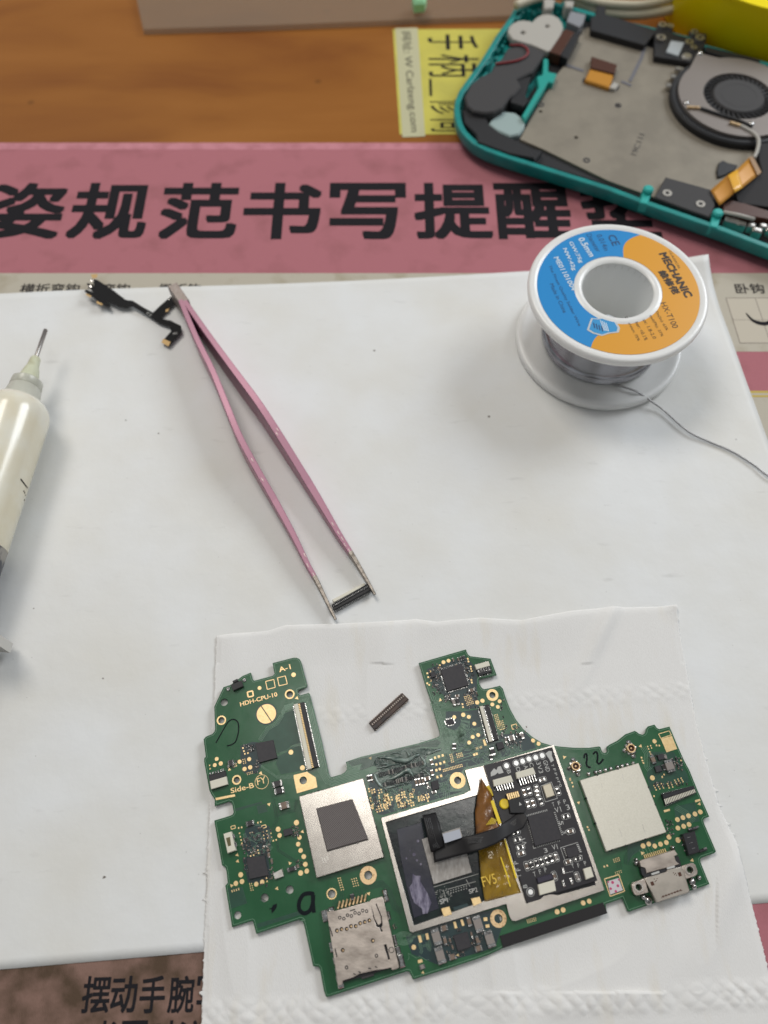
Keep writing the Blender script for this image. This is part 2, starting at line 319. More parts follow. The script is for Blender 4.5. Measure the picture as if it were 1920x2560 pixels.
# sheet of paper
def grid_sheet(name, fn, nu, nv, mat, thick=.004):
    vs = [fn(i/nu, j/nv) for j in range(nv+1) for i in range(nu+1)]; me = bpy.data.meshes.new(name)
    me.from_pydata(vs, [], [(j*(nu+1)+i, j*(nu+1)+i+1, (j+1)*(nu+1)+i+1, (j+1)*(nu+1)+i) for j in range(nv) for i in range(nu)])
    o = link(name, me, mat, None, True)
    if thick: s = o.modifiers.new('s', 'SOLIDIFY'); s.thickness = thick; s.offset = -1
    return o
def paper():
    m = node_mat('white_paper', (.74, .745, .735), .5, bump=.22, bscale=.9, bumpdist=.14, spec=.25); nt = m.node_tree; p = bsdf(m)
    tc = nt.nodes.new('ShaderNodeTexCoord')
    v = nt.nodes.new('ShaderNodeTexVoronoi'); v.inputs['Scale'].default_value = .95; v.inputs['Randomness'].default_value = 1
    n = nt.nodes.new('ShaderNodeTexNoise'); n.inputs['Scale'].default_value = 9
    ad = nt.nodes.new('ShaderNodeMath'); ad.operation = 'MULTIPLY_ADD'; ad.inputs[1].default_value = .095
    r = nt.nodes.new('ShaderNodeMapRange'); r.inputs[1].default_value = .066; r.inputs[2].default_value = .086
    nt.links.new(tc.outputs['Object'], v.inputs[0]); nt.links.new(tc.outputs['Object'], n.inputs[0]); nt.links.new(n.outputs[0], ad.inputs[0]); nt.links.new(v.outputs[0], ad.inputs[2])
    nt.links.new(ad.outputs[0], r.inputs[0])
    n2 = nt.nodes.new('ShaderNodeTexNoise'); n2.inputs['Scale'].default_value = .35; n2.inputs['Detail'].default_value = 6
    cr = nt.nodes.new('ShaderNodeValToRGB'); cr.color_ramp.elements[0].position = .35; cr.color_ramp.elements[0].color = (.76, .77, .77, 1)
    cr.color_ramp.elements[1].position = .7; cr.color_ramp.elements[1].color = (.71, .70, .66, 1); nt.links.new(tc.outputs['Object'], n2.inputs[0]); nt.links.new(n2.outputs[0], cr.inputs[0])
    mx = nt.nodes.new('ShaderNodeMix'); mx.data_type = 'RGBA'; mx.inputs[6].default_value = (.16, .14, .12, 1)
    nt.links.new(r.outputs[0], mx.inputs[0]); nt.links.new(cr.outputs[0], mx.inputs[7])
    mp = nt.nodes.new('ShaderNodeMapping'); mp.inputs['Scale'].default_value = (.9, 3.2, 1); mp.inputs['Rotation'].default_value = (0, 0, .3); n4 = nt.nodes.new('ShaderNodeTexNoise'); n4.inputs['Scale'].default_value = 1.3; n4.inputs['Detail'].default_value = 8
    r4 = nt.nodes.new('ShaderNodeMapRange'); r4.inputs[1].default_value = .66; r4.inputs[2].default_value = .78; r4.inputs[3].default_value = 0; r4.inputs[4].default_value = .22
    nt.links.new(tc.outputs['Object'], mp.inputs[0]); nt.links.new(mp.outputs[0], n4.inputs[0]); nt.links.new(n4.outputs[0], r4.inputs[0])
    v5 = nt.nodes.new('ShaderNodeTexVoronoi'); v5.inputs['Scale'].default_value = 2.1; r5 = nt.nodes.new('ShaderNodeMapRange'); r5.inputs[1].default_value = .022; r5.inputs[2].default_value = .045; r5.inputs[3].default_value = .35; r5.inputs[4].default_value = 0
    nt.links.new(tc.outputs['Object'], v5.inputs[0]); nt.links.new(v5.outputs[0], r5.inputs[0]); a5 = nt.nodes.new('ShaderNodeMath'); a5.operation = 'MAXIMUM'; nt.links.new(r4.outputs[0], a5.inputs[0]); nt.links.new(r5.outputs[0], a5.inputs[1])
    m5 = nt.nodes.new('ShaderNodeMix'); m5.data_type = 'RGBA'; m5.inputs[7].default_value = (.36, .35, .33, 1); nt.links.new(a5.outputs[0], m5.inputs[0]); nt.links.new(mx.outputs[2], m5.inputs[6])
    nt.links.new(m5.outputs[2], p.inputs['Base Color']); return m
m_paper = paper()
tl = P(-140, 745, .12); tr = P(1760, 660, .12); bl = P(-160, 2438, .12)
rd = (P(1920, 1100, .12)-tr).normalized(); b0 = P(0, 2425, .12); b1_ = P(1887, 2260, .12)
bd = b1_-b0; t_ = ((tr.x-b0.x)*rd.y-(tr.y-b0.y)*rd.x)/(bd.x*rd.y-bd.y*rd.x); br = b0+bd*t_
SHEET = (tl, tr, br, bl)
def sheet_fn(u, v):
    q = (tl.lerp(tr, u)).lerp(bl.lerp(br, u), v)
    z = .112+.018*noise.noise(Vector((q.x*.18, q.y*.18, 3)))+.006*noise.noise(Vector((q.x*.8, q.y*.8, 1)))
    z = max(z, .106)
    e = max(0, 1-v*14); z += .05*e*e*(.6+.5*math.sin(u*9))            # the far edge curls up a little
    c = max(0, 1-((1-u)*7+v*9)); z += .35*c*c
    return (q.x+.015*noise.noise(Vector((u*9, v*9, 0))), q.y+.04*math.sin(u*7+1)*(1 if v < .01 else 0), z)
tag(grid_sheet('paper_sheet', sheet_fn, 120, 90, m_paper), 'large white speckled sheet of paper covering most of the pink mat', 'paper')

# tissue
m_tissue = node_mat('white_tissue', (.89, .88, .86), .9, col2=(.84, .79, .69), nscale=.42, nlo=.55, nhi=.85, bump=.5, bscale=17, bumpdist=.016, stretch=(4.5, 1.1, 1), spec=.1, sss=.15)
def curve1(pts, t):
    for i in range(len(pts)-1):
        if t <= pts[i+1][0] or i == len(pts)-2:
            a, b = pts[i], pts[i+1]; k = (t-a[0])/(b[0]-a[0]); return Vector((a[1]+(b[1]-a[1])*k, a[2]+(b[2]-a[2])*k))
Ltop = [(0.000, 543, 1590), (0.050, 600, 1583), (0.110, 669, 1577), (0.150, 715, 1563), (0.257, 837, 1562), (0.375, 972, 1556), (0.435, 1040, 1549), (0.479, 1091, 1557), (0.575, 1200, 1546), (0.664, 1302, 1553), (0.774, 1428, 1530), (0.849, 1513, 1521), (0.925, 1600, 1518), (1.000, 1686, 1515)]
Lleft = [(0, 543, 1590), (.2, 538, 1760), (.3, 530, 1850), (.5, 526, 2040), (.75, 514, 2313), (.9, 508, 2480), (1.0, 505, 2640)]
Lright = [(0, 1686, 1515), (.24, 1737, 1800), (.33, 1762, 1896), (.42, 1795, 2012), (.53, 1833, 2100), (.66, 1877, 2254), (.8, 1918, 2420), (1, 1965, 2640)]
Lbot = [(0, 505, 2640), (1, 1965, 2640)]
rq = random.Random(3)
torn = {(s, k): rq.uniform(-1, 1) for s in (0, 1) for k in range(400)}
ZT = .145
def tissue_fn(u, v):
    a = curve1(Ltop, u); c = curve1(Lbot, u); l = curve1(Lleft, v); r = curve1(Lright, v)
    p = (1-v)*a+v*c+(1-u)*l+u*r-((1-u)*(1-v)*Vector((543, 1590))+u*(1-v)*Vector((1686, 1515))+(1-u)*v*Vector((505, 2640))+u*v*Vector((1965, 2640)))
    q = P(p.x, p.y, ZT)
    side = 0 if u < .5 else 1; e = min(u, 1-u)
    if e < .004:                                                     # perforated side edges: little torn tufts
        k = int(v*300); j = torn[(side, k)]; per = (1 if (k % 9 == 0 and v > .3) else .25)
        q.x += (-1 if side == 0 else 1)*(.02+.10*(per if per == 1 else .1)*max(0, j)+.008*j)
    x, y = q.x, q.y
    z = ZT+.012*noise.noise(Vector((x*.5, y*.5, 5)))+.004*noise.noise(Vector((x*2.2, y*.9, 2)))
    # soft folds
    for (fx, fy, ang, wd, am) in ((7.6, 6.2, 118, .28, .05), (5.6, 6.0, 60, .25, .04), (6.3, 8.0, 10, .9, .05), (-3.9, 6.6, 95, .5, .03), (5.6, -1.2, 70, .5, .035), (2.5, -1.6, 95, .4, .03), (-2.4, 6.5, 170, .3, .03), (3.2, 6.9, 25, .35, .035), (0, 5.3, 80, .5, .03), (8.2, 3.5, 80, .3, .04), (-3.2, -.6, 100, .4, .03), (7.6, .2, 60, .4, .04), (4.2, -2.0, 20, .5, .03)):
        d = (x-fx)*-math.sin(rad(ang))+(y-fy)*math.cos(rad(ang)); s_ = (x-fx)*math.cos(rad(ang))+(y-fy)*math.sin(rad(ang))
        z += 2.6*am*math.exp(-(d/(wd*.8))**2)*math.exp(-(s_/1.8)**2)
    # two embossed rows of crossed ridges
    for py0, py1, k0 in ((1808, 1722, 1.0), (2535, 2490, 1.35)):
        pyc = py0+(py1-py0)*(p.x-560)/1200; d = (p.y-pyc)/(22 if k0 == 1 else 34)
        g = math.exp(-d**4)
        if g > .02:
            w1 = 2.2*noise.noise(Vector((x*1.1, y*1.1, 9))); w2 = 2.2*noise.noise(Vector((x*1.1, y*1.1, 4))); am_ = (.35 if k0 == 1 else .5)+.8*abs(noise.noise(Vector((x*1.3, 2, 2)))); z += g*k0*am_*(.022*abs(math.sin(x*9+y*10+w1))*abs(math.sin(x*9-y*10+w2))+(.012 if k0 == 1 else .024)*abs(math.sin(x*6.0+y*1.5+w1*1.5)))
    z += max(0, 1-v*9)**1.5*(.13*math.exp(-((u-.72)/.16)**2)+.09*math.exp(-((u-.28)/.12)**2)+.05*math.exp(-((u-.5)/.07)**2))
    z = max(z, .13)
    inb = 520 < p.x < 1790 and 1660 < p.y < 2480
    if inb: z = min(z, .185)
    z -= .02*max(0, 1-min(e, v)/.01)*(1 if not inb else 0)
    return (x, y, max(z, .128))
tag(grid_sheet('tissue', tissue_fn, 460, 360, m_tissue, .003), 'thin white tissue with embossed rows and torn sides beneath the green circuit board', 'tissue')

# ---------------------------------------------------------------- main circuit board
ZB = .27
BU = (P(1177, 1979, ZB)-P(953, 2042, ZB)).normalized(); BU = Vector((BU.x, BU.y)); BV = Vector((-BU.y, BU.x))
outline = (A((755, 240), (970, 185), (1005, 186), (1032, 200), (1048, 228), (1110, 465), (1108, 482), (1095, 490), (1015, 515), (1014, 540), (1022, 562), (1038, 575), (1125, 550), (1138, 560), (1145, 590), (1250, 1000), (1338, 1395), (1346, 1415), (1365, 1424), (1465, 1395), (1500, 1375), (1523, 1345), (1528, 1310), (1515, 1270))
 + C((65, 1265), (210, 1215), (330, 1188), (820, 1072), (1000, 1014), (1030, 1000), (1038, 980), (1030, 940), (950, 650), (895, 490), (820, 240), (1305, 100), (1313, 125), (1325, 150), (1350, 170), (1560, 195), (1620, 360), (1500, 388), (1450, 398), (1436, 412), (1436, 440), (1460, 485), (1475, 503), (1495, 512), (1560, 500), (1659, 476))
 + [(1257, 1722), (1264, 1745), (1275, 1773), (1290, 1800), (1308, 1823), (1330, 1842), (1354, 1857), (1378, 1864), (1400, 1867)]
 + F((150, 290), (300, 290), (405, 276), (418, 282), (428, 310), (440, 335), (460, 345), (480, 340), (493, 320), (486, 295), (490, 275), (520, 255), (600, 215), (680, 150), (775, 115), (795, 125), (820, 145), (855, 155), (880, 143), (890, 125), (898, 90), (915, 68), (980, 50), (990, 65), (1005, 85), (1030, 97), (1135, 70), (1210, 250), (1290, 430), (1340, 520), (1420, 720), (1545, 1000), (1495, 1018), (1484, 1035), (1487, 1060), (1615, 1360), (1600, 1378), (1465, 1425), (1452, 1445), (1455, 1475), (1525, 1650))
 + I((1050, 455), (220, 740), (205, 735), (150, 600)) + [(1513, 2260), (1516, 2278), (1262, 2366)]
 + G((1040, 1132), (925, 1185), (800, 1230), (560, 1310), (140, 1442), (130, 1432)) + D((1345, 1365), (1330, 1358), (1310, 1360), (490, 1627), (478, 1620), (460, 1570), (415, 1330), (398, 1310), (345, 1305), (250, 870), (238, 840), (205, 822))
 + B((1082, 1262), (1065, 1240), (1040, 1232), (585, 1385), (552, 1255), (540, 1248), (335, 1315), (265, 890), (290, 860), (280, 760), (268, 700), (250, 685), (230, 675), (150, 215), (315, 165), (340, 152), (352, 130), (338, 45), (325, 20), (300, 12), (155, 60))
 + A((155, 1650), (120, 1600), (100, 1560), (45, 1260), (47, 1225), (62, 1212), (40, 1030), (60, 1005), (130, 975), (152, 950), (160, 920), (155, 830), (150, 690), (245, 490), (310, 470), (340, 452), (440, 375), (525, 340), (545, 410), (560, 425), (755, 372), (775, 350), (770, 330)))
def hole(f, x, y, r): p = f((x, y))[0]; return (p[0], p[1], r/4.1475)
PL = [hole(A, 250, 645, 40), hole(A, 222, 832, 33), hole(A, 930, 562, 34), hole(A, 380, 1450, 31), hole(A, 1070, 1455, 38), hole(B, 930, 930, 42), hole(B, 670, 1015, 43), hole(B, 390, 1195, 40),
      hole(B, 1365, 972, 40), hole(D, 915, 365, 42), hole(C, 1580, 570, 32), hole(C, 1220, 1455, 37), hole(G, 1020, 815, 42)]
pcb = thing('circuit_board', 'green console mainboard with metal shields and a black add-on board, lying on the tissue', 'circuit board', tuple(P(1150, 2060, .19)))
plate('board', outline, .19, ZB, m_pcb, pcb, holes=PL, bevel=.006)

# darker and lighter pours under the lacquer
b = MB(); z1 = ZB+.0015
for q in (A((870, 760), (975, 725), (1062, 1060), (950, 1090), (900, 1142), (800, 1170), (770, 1040), (610, 1052), (680, 930), (770, 900)),
          A((800, 1210), (895, 1165), (950, 1110), (1065, 1100), (1108, 1345), (840, 1392), (790, 1290)),
          B((280, 915), (440, 900), (490, 1070), (320, 1130)),
          B((585, 60), (680, 38), (700, 120), (605, 145)),
          B((590, 1285), (1030, 1150), (1050, 1190), (600, 1330)), B((360, 90), (640, 15), (645, 35), (375, 115)),
          F((905, 330), (1180, 330), (1320, 560), (1340, 640), (930, 740), (900, 560), (930, 460)),
          F((1180, 900), (1400, 850), (1450, 1050), (1210, 1100)), F((700, 1290), (980, 1240), (990, 1290), (870, 1330), (760, 1400), (700, 1480))):
    b.prism(W(q, z1), ZB, z1, mi=0)
lz = 0
for q in (A((420, 1100), (540, 1055), (600, 1060), (640, 1290), (600, 1370), (500, 1400), (440, 1360), (420, 1240)), B((470, 300), (560, 240), (720, 270), (740, 470), (700, 620), (520, 590), (440, 480)),
          B((440, 600), (700, 560), (740, 800), (640, 860), (500, 860)), C((900, 300), (1300, 170), (1420, 300), (1420, 560), (1440, 700), (1320, 720), (1060, 560), (960, 480)),
          G((200, 900), (560, 800), (1000, 720), (1060, 900), (990, 1100), (880, 1150), (380, 1290), (120, 1180), (60, 1000)), C((1100, 740), (1260, 740), (1300, 860), (1200, 940), (1090, 900)), C((300, 1390), (860, 1300), (1290, 1120), (1440, 1080), (1500, 1270), (1300, 1320), (1150, 1500), (1120, 1620), (700, 1660), (320, 1600)), H((85, 250), (480, 330), (640, 300), (900, 240), (930, 330), (1080, 320), (640, 450), (240, 570), (180, 560)), C((1340, 1130), (1659, 1060), (1659, 1230), (1330, 1290)), E((300, 250), (640, 150), (900, 130), (1000, 290), (520, 420), (300, 430)), C((1280, 740), (1440, 720), (1500, 1000), (1420, 1050), (1180, 1150), (1300, 900))):
    lz += 1; b.prism(W(q, z1+.0004+.00012*lz), ZB, z1+.0004+.00012*lz, mi=1)
obj('lacquer_area', b, [m_pcbedge, m_pcbblue], pcb)

# traces and the painted rim highlight
b = MB(); zt_ = ZB+.0045
def bus(pts, n, sp, wd=1.1, mi=0):
    w_ = [Vector((p.x, p.y)) for p in W(pts, zt_)]; k = scl(*pts[0], zt_)
    for i in range(n):
        off = (i-(n-1)/2)*sp/k; out = []
        for j, p in enumerate(w_):
            t = (w_[min(j+1, len(w_)-1)]-w_[max(j-1, 0)]).normalized(); out.append(p+Vector((-t.y, t.x))*off)
        b.strip(out, wd/k, ZB, zt_, mi)
for k in range(30):                                                  # fan-out of the long connector
    x = 840+k*4.4; yy = 690-k*1.5 if k > 6 else 740-k*8
    bus(A((x, yy+(0 if k > 6 else 0)), (x+16, yy+58)), 1, 1, .8)
for k in range(34):
    x0 = 630+k*13; bus(A((x0, 1290+min(k, 12)*9), (x0+14, 1330+min(k, 12)*9)), 1, 1, .7)
bus(A((1100, 600), (1250, 1330), (1330, 1460), (1400, 1480), (1659, 1410)), 6, 3.4, .9)
bus(A((620, 1040), (700, 920), (800, 860), (850, 780)), 4, 3, .8)
bus(C((80, 1380), (200, 1345), (230, 1290)), 5, 2.6, .9); bus(C((60, 1330), (130, 1300), (210, 1250)), 4, 3, .8)
bus(C((1060, 960), (1180, 1010), (1300, 900), (1300, 820)), 8, 3.2, .9); bus(C((1040, 900), (1090, 930), (1100, 1000)), 6, 3, .8)
bus(C((960, 570), (1000, 700)), 3, 4, 1); bus(C((1020, 740), (1060, 860), (1120, 960)), 3, 3.5, .9); bus(C((1330, 760), (1280, 900), (1200, 1080)), 7, 3, .9)
bus(C((830, 1080), (1180, 1090), (1320, 1000), (1400, 940)), 6, 3.4, .9); bus(C((1080, 1130), (1330, 1120), (1659, 1040)), 4, 4, .9)
bus(C((400, 1640), (560, 1600), (600, 1640)), 6, 3.6, 1); bus(C((700, 1500), (760, 1650)), 5, 3.2, .9); bus(H((480, 380), (560, 420), (640, 470)), 6, 4, 1.2)
bus(H((860, 230), (890, 300), (900, 390)), 4, 5, 1.1); bus(E((700, 330), (780, 290), (850, 300)), 7, 3, .8); bus(E((150, 420), (420, 340), (520, 420)), 3, 7, 1.2)
bus(D((870, 490), (1060, 450), (1130, 530), (1190, 700), (1260, 740)), 4, 4, 1.4, 1); bus(D((560, 690), (640, 580), (630, 530)), 3, 5, 1, 1)
bus(D((820, 590), (800, 510)), 4, 7, 1, 1); bus(B((800, 420), (810, 520), (1000, 640)), 2, 4, 1.2, 1); bus(B((790, 160), (980, 110), (1000, 0)), 2, 4, 1, 1)
bus(B((760, 0), (800, 200), (760, 280), (780, 400)), 2, 5, 1, 1); bus(F((860, 280), (900, 350), (900, 480), (930, 520)), 4, 4, 1); bus(F((1200, 900), (1300, 960), (1390, 1050)), 4, 4, .8)
bus(F((600, 1420), (620, 1540)), 3, 5, .8, 1); bus(F((880, 1320), (920, 1400)), 5, 8, .8); bus(F((760, 1340), (700, 1400), (690, 1500)), 4, 4, 1.2, 1)
for k in range(6):                                                   # spiral next to the card slot
    pts = [(1285+(95-k*15)*math.cos(a), 1020+(70-k*10)*math.sin(a)) for a in [i*.35 for i in range(18)]]; bus(D(*pts), 1, 1, .9)
rt = random.Random(11)
w_o = [Vector((p.x, p.y)) for p in W(outline, zt_)]  # pale rim line: highlight of the board edge put into colour
if sum(a_.x*c_.y-c_.x*a_.y for a_, c_ in zip(w_o, w_o[1:]+w_o[:1])) < 0: w_o.reverse()
for dd_ in (.028,):
    ii = inset(w_o, dd_)
    for k in range(len(ii)):
        a_, c_ = ii[k], ii[(k+1) % len(ii)]
        if .04 < (c_-a_).length: b.strip([a_, c_], .010, ZB, zt_, 0)
for reg, n in (((C, 380, 1450, 720, 1650), 60), ((H, 180, 320, 620, 520), 50), ((C, 880, 1180, 1150, 1320), 20), ((C, 860, 1400, 1150, 1640), 26), ((C, 1150, 900, 1480, 1180), 36), ((C, 1330, 1100, 1659, 1260), 24), ((E, 480, 200, 900, 420), 40), ((C, 1040, 900, 1330, 1180), 26), ((C, 930, 520, 1080, 900), 14), ((E, 20, 150, 480, 520), 30), ((H, 700, 200, 960, 400), 14), ((B, 420, 240, 740, 580), 26), ((G, 60, 900, 300, 1250), 14)):
    f, x0, y0, x1, y1 = reg
    for i in range(n):
        x, y = rt.uniform(x0, x1), rt.uniform(y0, y1); l = rt.uniform(30, 110); d = rt.choice([-15, 75, 30, -60]); dx, dy = math.cos(rad(d)), math.sin(rad(d)); d2 = rad(d+rt.choice([-45, 45]))
        p = [(x, y), (x+l*dx, y+l*dy), (x+l*dx+30*math.cos(d2), y+l*dy+30*math.sin(d2))]
        if all(x0-30 < a < x1+30 and y0-30 < c < y1+30 for a, c in p): bus(f(*p), rt.choice([1, 2, 3]), 3, .8)
obj('trace_and_rim_glint', b, [m_trace_rim, m_traced], pcb)

# gold plating
zg = ZB+.006
for i, h_ in enumerate(PL):
    ro = {1: 48, 2: 50, 3: 48, 8: 54, 9: 88, 10: 62, 11: 82, 12: 85}.get(i)
    if ro:
        q = P(h_[0], h_[1], zg); k = scl(h_[0], h_[1], zg); b = MB(); b.ring(q, h_[2]/k*1.02, ro/4.1475/k, ZB-.03, zg, 32)
        obj('mounting_ring', b, m_goldd if i in (9, 12) else m_gold, pcb)
pads = [(A, 970, 360, 24), (A, 617, 497, 20), (A, 173, 1233, 20), (A, 153, 1297, 20), (A, 215, 1280, 22), (A, 410, 1262, 21), (A, 510, 1235, 21), (A, 462, 1337, 22), (A, 520, 1320, 22), (A, 943, 1163, 25), (A, 1062, 1325, 25),
        (B, 1000, 235, 27), (B, 810, 303, 25), (B, 825, 368, 23), (B, 1032, 388, 23), (B, 1018, 458, 23), (B, 1043, 523, 23), (B, 1076, 587, 24), (B, 1092, 667, 24), (B, 1107, 737, 24), (B, 1043, 757, 26), (B, 422, 775, 25), (B, 372, 865, 24), (B, 435, 845, 24), (B, 583, 872, 23), (B, 645, 850, 23),
        (C, 1073, 230, 20), (C, 1125, 215, 20), (C, 1185, 800, 20), (C, 1278, 775, 22), (C, 1335, 797, 20), (C, 1393, 868, 20), (C, 1376, 1005, 20), (C, 1433, 985, 20), (C, 1340, 1063, 20), (C, 1422, 647, 22), (C, 1477, 630, 22), (C, 1580, 668, 20), (C, 1637, 693, 20), (C, 1655, 635, 20),
        (E, 965, 213, 21), (E, 1022, 245, 21), (F, 980, 220, 22), (F, 958, 600, 25), (F, 1218, 1033, 24), (F, 1275, 1012, 24), (F, 1333, 993, 24), (F, 1400, 975, 24), (F, 1455, 953, 24), (F, 1223, 1120, 24), (F, 1283, 1102, 24), (F, 1338, 1083, 24), (F, 862, 1305, 25), (F, 920, 1285, 24), (F, 983, 1307, 24), (F, 1043, 1288, 24), (F, 1103, 1270, 24), (F, 1130, 1213, 25), (F, 1225, 1245, 27),
        (M, 800, 1325, 25), (M, 862, 1305, 25), (M, 1070, 1233, 24), (M, 1133, 1215, 24), (D, 1387, 1112, 24)]
for f, x, y, r in pads:
    p = f((x, y))[0]; q = P(*p, zg); b = MB(); b.disc(q, r/4.1475/scl(*p, zg), ZB, zg, 18); obj('test_pad', b, m_gold, pcb)
p = A((688, 765))[0]; q = P(*p, zg); k = scl(*p, zg)
b = MB(); b.disc(q, 112/4.1475/k, ZB, ZB+.003, 40, mi=1)
for sgn in (-1, 1):
    pts = []; sl = Vector((math.cos(rad(127)), math.sin(rad(127)))); nn = Vector((sl.y, -sl.x))*sgn; R_ = 98/4.1475/k
    for i in range(19):
        a = -math.pi/2+math.pi*i/18; pts.append(Vector((q.x, q.y))+nn*(.012+R_*.97*math.cos(a))+sl*(R_*math.sin(a)))
    b.prism(pts, ZB, zg)
obj('battery_pad', b, [m_gold, m_pcbblue], pcb)
b = MB()
def gpoly(*a): b.prism(W(a[0], zg), ZB, zg)
gpoly(F((1045, 195), (1160, 165), (1215, 300), (1105, 335)))
for q in (A((160, 1638), (360, 1598), (366, 1622), (165, 1662)), C((1480, 1035), (1500, 1030), (1522, 1090), (1498, 1098)), F((1398, 830), (1450, 818), (1458, 838), (1405, 855)), F((1075, 935), (1135, 920), (1143, 940), (1082, 958)), G((550, 850), (575, 845), (597, 910), (570, 918)), G((625, 828), (650, 822), (670, 885), (645, 893)), G((183, 995), (213, 988), (232, 1058), (203, 1067)), G((262, 972), (290, 965), (303, 1028), (276, 1037)), G((865, 805), (903, 800), (908, 838), (870, 842)), G((885, 880), (925, 872), (930, 905), (890, 912)), G((183, 1245), (228, 1235), (235, 1268), (188, 1278))): gpoly(q)
for f, x, y, s, d in ((A, 1005, 602, 20, 0), (A, 630, 1380, 20, 0), (B, 715, 45, 20, -90), (B, 1062, 328, 20, 0), (B, 385, 570, 19, 0), (B, 390, 635, 19, 0), (B, 932, 655, 20, 180), (B, 328, 888, 20, 180), (B, 798, 918, 20, 0), (C, 1042, 622, 20, 90), (C, 315, 1225, 18, 20), (F, 45, 385, 20, 180), (F, 835, 270, 19, 0), (F, 193, 857, 18, -90), (F, 1445, 870, 20, 0), (F, 855, 1380, 22, 180), (F, 1370, 1455, 21, 0), (D, 920, 555, 20, -90), (G, 600, 1193, 17, 0), (G, 238, 1375, 17, 0), (A, 305, 1343, 18, 90)):
    c = f((x, y))[0]; a0 = rad(d+15); pts = [(c[0]+s*1.1*math.sin(a0+k*2.094)/4.1475, c[1]-s*1.1*math.cos(a0+k*2.094)/4.1475) for k in range(3)]; gpoly(pts)
def gframe(q, t=1.4):
    for i in range(4): pxstrip(b, [q[i], q[(i+1) % 4]], t, ZB, zg+.0005*i)
for q in (A((680, 430), (765, 408), (780, 490), (698, 512)), A((803, 392), (885, 372), (905, 455), (820, 475)), F((1022, 145), (1132, 112), (1155, 155), (1045, 190)), B((320, 275), (362, 262), (368, 292), (325, 303)), B((638, 268), (680, 256), (688, 282), (645, 296)), E((740, 55), (790, 40), (803, 82), (752, 98))): gframe(q, 1.8)
gframe(A((490, 540), (545, 527), (553, 580), (500, 592)), 3.4)
p = A((640, 1470))[0]; q = P(*p, zg); b.ring(q, .148, .158, ZB, zg, 36)
def dots(f, x, y, nx, ny, dx, dy, s=9):
    for i in range(nx):
        for j in range(ny):
            p = f((x+i*dx[0]+j*dy[0], y+i*dx[1]+j*dy[1]))[0]; q = P(*p, zg); r = s/4.1475/scl(*p, zg); b.box(q, BU, BV, r*.55, r*.6, ZB, zg)
dots(D, 602, 398, 2, 6, (21, -5), (7, 24)); dots(D, 745, 408, 3, 4, (23, -6), (7, 24)); dots(C, 1070, 1345, 13, 2, (16, -4.5), (5, 17), 8); dots(C, 1210, 1185, 4, 3, (17, -5), (5, 17), 8); dots(C, 1140, 1190, 2, 5, (18, -5), (5, 19), 8)
dots(C, 1290, 590, 5, 6, (16, -5), (6, 17), 8); dots(E, 600, 20, 4, 5, (16, -4), (6, 20), 8); dots(C, 1600, 780, 3, 9, (15, -5), (5, 17), 7)
dots(G, 1318, 830, 6, 3, (17, -5), (4, 14), 7); dots(F, 555, 1445, 4, 3, (18, -6), (5, 15), 7); dots(F, 575, 1580, 4, 2, (19, -6), (5, 17), 7); dots(F, 975, 680, 3, 3, (38, -10), (11, 22), 11); dots(F, 1190, 625, 3, 3, (33, -11), (10, 18), 11); dots(F, 1115, 660, 2, 3, (36, -10), (9, 22), 11)
dots(F, 910, 275, 2, 2, (30, -9), (9, 24), 12); dots(F, 932, 330, 1, 2, (0, 0), (10, 24), 12); dots(B, 515, 870, 2, 4, (20, -3), (5, 22), 8); dots(B, 330, 940, 4, 2, (23, -7), (4, 12), 9); dots(B, 410, 345, 1, 5, (0, 0), (8, 35), 12); dots(B, 400, 290, 2, 1, (32, -7), (0, 0), 13)
dots(B, 600, 235, 2, 1, (30, -8), (0, 0), 13); dots(B, 655, 330, 3, 3, (38, -10), (5, 36), 10); dots(B, 760, 422, 2, 1, (30, -9), (0, 0), 13); dots(B, 525, 580, 2, 1, (32, -8), (0, 0), 13); dots(B, 600, 520, 1, 2, (0, 0), (9, 30), 12); dots(B, 690, 810, 1, 2, (0, 0), (5, 34), 13); dots(B, 520, 340, 2, 1, (22, -4), (0, 0), 9)
dots(A, 445, 1120, 1, 2, (0, 0), (10, 32), 14); dots(A, 465, 1180, 2, 1, (32, -8), (0, 0), 13); dots(A, 445, 1240, 2, 3, (20, -5), (4, 20), 8); dots(A, 490, 1380, 4, 2, (17, -5), (4, 16), 7); dots(A, 355, 1290, 2, 2, (18, -5), (5, 20), 9); dots(A, 100, 1300, 1, 2, (0, 0), (5, 34), 11)
for f, q in ((C, (905, 345)), (C, (915, 385)), (C, (935, 325)), (C, (940, 420)), (C, (905, 450)), (C, (925, 465)), (C, (1355, 275)), (C, (1360, 300)), (C, (1367, 325)), (C, (1362, 415)), (C, (1367, 440)), (C, (1325, 195)), (C, (1332, 222)), (C, (1270, 665)), (C, (1275, 695)), (C, (1205, 265)), (C, (1035, 262)), (C, (1025, 285))): dots(f, q[0], q[1], 1, 1, (0, 0), (0, 0), 15)
for x, y in ((985, 1220), (1025, 1208), (1065, 1196), (1000, 1290), (1040, 1280), (1080, 1266), (1000, 1350), (1035, 1338), (1010, 1420), (1048, 1408), (1392, 1190), (1418, 1180)): dots(C, x, y, 1, 1, (0, 0), (0, 0), 20)
rp = random.Random(5)
for i in range(90):
    x, y = rp.uniform(90, 720), rp.uniform(270, 540)
    if y > 570-(x-90)*.27 or (x > 250 and y < 330): continue
    dots(H, x, y, rp.choice([1, 2]), 2, (24, -7), (6, 26), rp.choice([11, 13, 14]))
